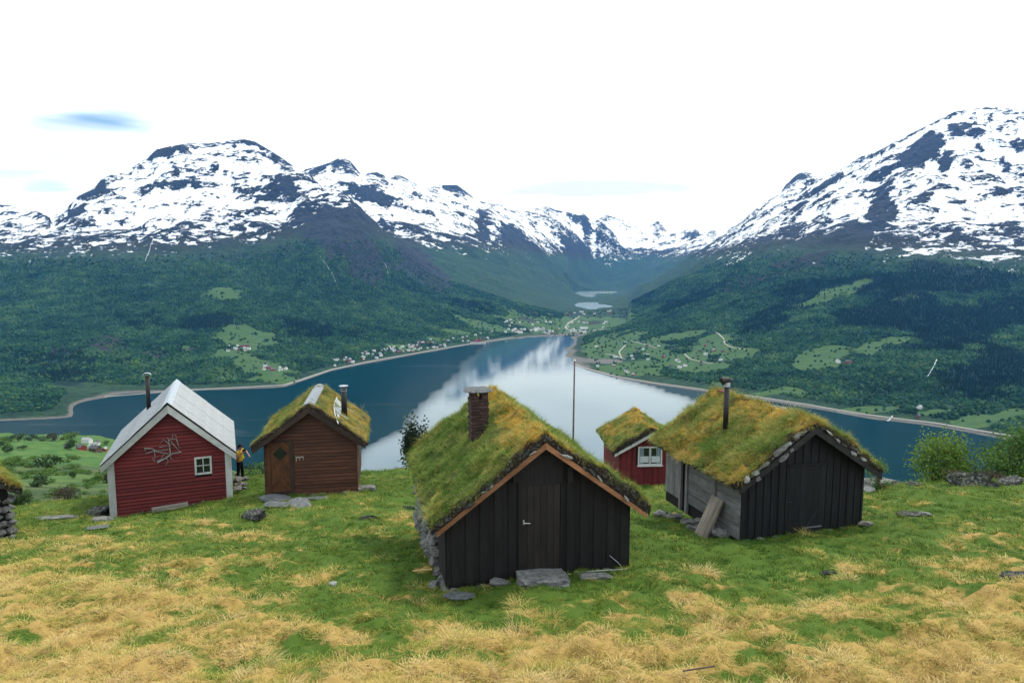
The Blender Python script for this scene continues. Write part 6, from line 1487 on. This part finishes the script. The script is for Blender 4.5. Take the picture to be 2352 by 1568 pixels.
def planks():
    a, b = HB.lwall(1625, 1225), HB.lwall(1665, 1160)
    t = None; y0 = .95; base = HB.world((-HB.W / 2 - .55, y0, 0)); g = gz(base.x, base.y)
    t = thing('leaning_planks', 'three bare tan planks leaning against the grey side wall of the black hut', 'planks', (base.x, base.y, g), HB.yaw)
    for i in range(3):
        m = MB().box((-.03, -.085, -.02), (.03, .085, 1.12)); m.build('plank', M['tan_wood'], t, (0, -.18 + i * .18, 0), (0, math.radians(26), 0))
    MB().box((.031, -.27, .3), (.055, .27, .42)).build('cross_batten', M['tan_wood'], t, (0, 0, 0), (0, math.radians(26), 0))
planks()
def sill_board():
    a, b = HC.front(350, 1178, -.12), HC.front(433, 1166, -.12); w = HC.world(((a.x + b.x) / 2, -.22, 0)); w.z = max(HC.world((0, 0, (a.z + b.z) / 2)).z, max(gz(*HC.world((q, -.22, 0)).xy) for q in (a.x, (a.x + b.x) / 2, b.x)) + .06)
    t = thing('loose_boards', 'bleached pale boards propped along the foot of the red hut', 'boards', (w.x, w.y, w.z - .1), HC.yaw); l = (b.x - a.x) / 2
    for i, z in enumerate((-.06, .075)): MB().box((-l, -.02, -.062), (l, .02, .062)).build('board', M['pale_wood'], t, (0, -.02 * i, z + .08), (.12, -.05, 0))
sill_board()
def wall_branch():
    o = HC.front(375, 1036, -.07); w = HC.world((o.x, -.07, o.z))
    t = thing('driftwood_branch', 'bare grey branching driftwood hung on the red gable wall', 'branch', tuple(w), HC.yaw); m = MB(); Rr = random.Random(12)
    mat = mat_plain('driftwood', (.30, .29, .27), .9, .1, 0, .3)
    Q = lambda a, b: ((a - 632) / 3.734 / 1.0884 / F * 28.3, (860 - b) / 3.734 / 1.0884 / F * 28.3)
    for path, r0 in ((((580, 955), (650, 925), (700, 890), (780, 880)), .045), (((485, 815), (545, 825), (580, 855), (640, 880), (700, 890)), .028), (((485, 815), (490, 840)), .018), (((490, 865), (550, 850), (620, 850), (690, 845)), .02), (((560, 840), (565, 900), (555, 935)), .018), (((690, 890), (685, 800), (675, 735)), .026), (((685, 800), (640, 750), (615, 780)), .02), (((680, 760), (715, 755), (745, 760), (745, 725), (710, 712)), .022), (((715, 755), (712, 712)), .02), (((700, 780), (730, 820), (775, 885)), .022), (((745, 760), (760, 820), (772, 850)), .018), (((640, 880), (610, 930), (640, 940)), .016), (((650, 925), (670, 950), (648, 990)), .018), (((690, 900), (690, 940), (712, 948)), .014), (((600, 820), (660, 815), (700, 810)), .016), (((560, 950), (540, 915), (590, 905)), .014)):
        P = [Q(*p) for p in path]; k = len(P)
        MB().tube([(p[0], -.02 + .03 * Rr.uniform(-1, 1), p[1]) for p in P], [r0 * (1 - .6 * i / (k - 1)) for i in range(k)], 6).build('twig', mat, t)
wall_branch()
def poles():
    for a, b, lab in (((1298, 1318), (1452, 1315), 'thin white pole lying along the sill of the large hut, lower one'), ((1320, 1313), (1440, 1306), 'thin white pole propped along the sill of the large hut, upper one')):
        p, q = HA.front(*a, -.12), HA.front(*b, -.14); p, q = HA.world(p), HA.world(q)
        o = MB().tube([(0, 0, 0), tuple((q - p) * .9), tuple(q - p)], [.009, .009, .018], 8).build('pole', M['white'], None, tuple(p)); tag(o, lab, 'pole')
    p, q = HA.front(1400, 1275, -.04), HA.front(1432, 1306, -.10); p, q = HA.world(p), HA.world(q); m = MB().tube([(0, 0, 0), tuple((q - p) * .6 + Vector((0, -.02, .03))), tuple(q - p)], .007, 6); tag(m.build('wire', M['zinc'], None, tuple(p)), 'bent grey wire leaning on the right of the large hut front', 'wire')
    a, b = near_hit(948, 1316), near_hit(993, 1312); a, b = Vector(a) + Vector((0, 0, .05)), Vector(b) + Vector((0, 0, .05))
    tag(MB().tube([(0, 0, 0), tuple((b - a) * .5), tuple(b - a)], [.02, .022, .02], 8).build('stick', mat_plain('peeled_wood', (.55, .40, .17), .8), None, tuple(a)), 'yellow peeled stick lying left of the large hut', 'stick')
    p = HB.front(1880, 1165, -.12); q = HB.front(1852, 1210, -.30); p, q = HB.world(p), HB.world(q); tag(MB().tube([(0, 0, 0), tuple(q - p)], .009, 6).build('stick', M['blackx'], None, tuple(p)), 'thin dark stick leaning on the black hut front', 'stick')
    a, b = near_hit(1568, 1553), near_hit(1640, 1545)
    tag(MB().tube([(0, 0, .08), tuple(Vector(b) - Vector(a) + Vector((0, 0, .1)))], .011, 6).build('stick', M['bark'], None, a), 'grey twig lying in the straw grass of the foreground', 'stick')
poles()
def mast():
    p = at(1317, 968, 24.0); g = gz(p.x, p.y); top = at(1318.5, 829, 24.0)
    t = thing('wooden_mast', 'tall thin wooden pole rising behind the large hut', 'pole', (p.x, p.y, g)); MB().tube([(0, 0, -.2), (0, 0, (top.z - g) * .5), (.02, 0, top.z - g)], [.038, .034, .026], 10).build('shaft', mat_plain('pole_wood', (.13, .10, .09), .85, .2, 0, .3), t, smoothing=True); MB().tube([(.02, 0, top.z - g + .004), (.02, 0, top.z - g + .06)], [.055, .04], 10).build('top_cap', M['white'], t)
mast()
def tray():
    x = .25; y = HB.L * .42; z = float(HB.top(np.array([x]), np.array([y]))[0]); w = HB.world((x, y, z + .05))
    t = thing('wooden_tray', 'shallow weathered wooden tray lying on the ridge of the golden turf roof', 'tray', tuple(w), HB.yaw + .2)
    MB().box((-.24, -.16, 0), (.24, .16, .02)).build('bottom', M['pale_wood'], t)
    for a, b in (((-.24, -.18, .0), (.24, -.161, .07)), ((-.24, .161, .0), (.24, .18, .07)), ((-.26, -.18, .0), (-.241, .18, .07)), ((.241, -.18, .0), (.26, .18, .07))): MB().box(a, b).build('side', M['pale_wood'], t)
tray()
# ------------------------------------------------------------------ the person with the camera
def person():
    y = 31.6; f = at(553, 1112, y); g = gz(f.x, f.y)
    skin = mat_plain('skin', (.52, .30, .21), .6, .3); shirt = mat_plain('yellow_shirt', (.62, .40, .035), .85, .1, 0, .2); trou = mat_plain('black_trousers', (.010, .010, .011), .9, .1); hair = mat_plain('black_cap', (.008, .008, .009), .8, .2)
    t = thing('person', 'person in yellow shirt and black trousers and cap, raising a camera beside the red hut', 'person', (f.x, f.y, g + .02), math.radians(-12))
    def skin_mesh(name, V, E, Rr, mat, root=0):
        me = bpy.data.meshes.new(name); me.from_pydata(V, E, []); me.materials.append(mat)
        o = put(name, me, t); md = o.modifiers.new('skin', 'SKIN'); md.use_smooth_shade = True
        bm = bmesh.new(); bm.from_mesh(me); ly = bm.verts.layers.skin.verify()
        for v, q in zip(bm.verts, Rr): v[ly].radius = (q, q) if not isinstance(q, tuple) else q; v[ly].use_root = False
        bm.verts.ensure_lookup_table(); bm.verts[root][ly].use_root = True; bm.to_mesh(me); bm.free()
        s = o.modifiers.new('sub', 'SUBSURF'); s.levels = 1; s.render_levels = 2; return o
    V = [(0, 0, .95), (0, 0, 1.15), (.01, 0, 1.38), (.03, 0, 1.50), (.06, 0, 1.58), (.07, 0, 1.70), (.165, 0, 1.585)]; E = [(0, 1), (1, 2), (2, 3), (3, 4), (4, 5), (4, 6)]; R_ = [.13, .12, .12, .052, .085, .08, .02]
    def chain(st, pts, rs):
        k = st
        for p, q in zip(pts, rs): V.append(p); R_.append(q); E.append((k, len(V) - 1)); k = len(V) - 1
        return k
    # near (right) arm: elbow low, hand at the camera; far (left) arm: reached out, hand hanging
    h1 = chain(2, [(0, -.18, 1.39), (.06, -.25, 1.14), (.20, -.17, 1.32), (.27, -.11, 1.43)], [.062, .045, .034, .030])
    for d in ((.05, -.03, .045), (.065, -.01, .035), (.065, .015, .02), (.055, .03, .0), (.0, .04, .05)): chain(h1, [tuple(np.add(V[h1], np.multiply(d, .7))), tuple(np.add(V[h1], np.add(d, (.01, .01, -.015))))], [.010, .008])
    h2 = chain(2, [(.03, .17, 1.40), (.27, .14, 1.40), (.42, .06, 1.27), (.50, .03, 1.20)], [.06, .042, .032, .028])
    for d in ((.03, -.03, -.06), (.045, -.01, -.055), (.05, .012, -.045), (.045, .03, -.035), (-.02, -.03, -.04)): chain(h2, [tuple(np.add(V[h2], np.multiply(d, .6))), tuple(np.add(V[h2], d))], [.010, .008])
    for sy in (-1, 1): chain(0, [(.0, sy * .095, .86), (.015 + .03 * sy, sy * .11, .48), (-.02 + .05 * sy, sy * .12, .09), (.10 + .05 * sy, sy * .13, .03)], [.085, .058, .042, .036])
    skin_mesh('body', V, E, R_, skin)
    skin_mesh('shirt', [(0, 0, .93), (0, 0, 1.02), (.0, 0, 1.20), (.01, 0, 1.38), (.02, 0, 1.465), (.0, -.19, 1.40), (.04, -.235, 1.24), (.03, .18, 1.405), (.18, .155, 1.405)], [(0, 1), (1, 2), (2, 3), (3, 4), (3, 5), (5, 6), (3, 7), (7, 8)], [(.15, .18), (.15, .18), (.145, .18), (.14, .18), .075, .085, .07, .085, .066], shirt, 2)
    TV, TE, TR = [(0, 0, .98), (0, 0, .90)], [(0, 1)], [(.135, .16), (.135, .16)]
    for sy in (-1, 1):
        k = 1
        for p, q in zip([(.0, sy * .095, .80), (.015 + .03 * sy, sy * .11, .48), (-.02 + .05 * sy, sy * .12, .10)], [.10, .078, .072]): TV.append(p); TR.append(q); TE.append((k, len(TV) - 1)); k = len(TV) - 1
    skin_mesh('trousers', TV, TE, TR, trou, 1)
    for sy in (-1, 1): put('shoe', rock_mesh('shoe', 5, trou, 2, .02, (1, .45, .4), .2), t, (.04 + .05 * sy, sy * .125, .035), (0, 0, 0), (.15, .13, .12))
    bm = bmesh.new(); bmesh.ops.create_uvsphere(bm, u_segments=16, v_segments=10, radius=.108)
    for v in bm.verts:
        if v.co.z < -.005: v.co.z = -.005 + (v.co.z + .005) * .25
        v.co.x *= 1.08
    me = bpy.data.meshes.new('cap'); bm.to_mesh(me); bm.free(); me.materials.append(hair); c = put('cap', me, t, (.055, 0, 1.66)); MB().box((.08, -.07, -.01), (.19, .07, .006)).build('brim', hair, c)
    put('hair', rock_mesh('hair', 8, hair, 2, .1, (1, 1, 1)), t, (.0, 0, 1.60), (0, 0, 0), (.085, .095, .085))
    w = t.matrix_basis @ Vector((.30, -.08, 1.50)); k = thing('camera', 'small black camera held up to the face of the person', 'camera', tuple(w), math.radians(-12))
    MB().box((-.035, -.07, -.045), (.03, .07, .045)).build('body', hair, k); MB().tube([(.031, 0, 0), (.10, 0, 0)], .036, 12).build('lens', hair, k)
person()
meadow_grass()
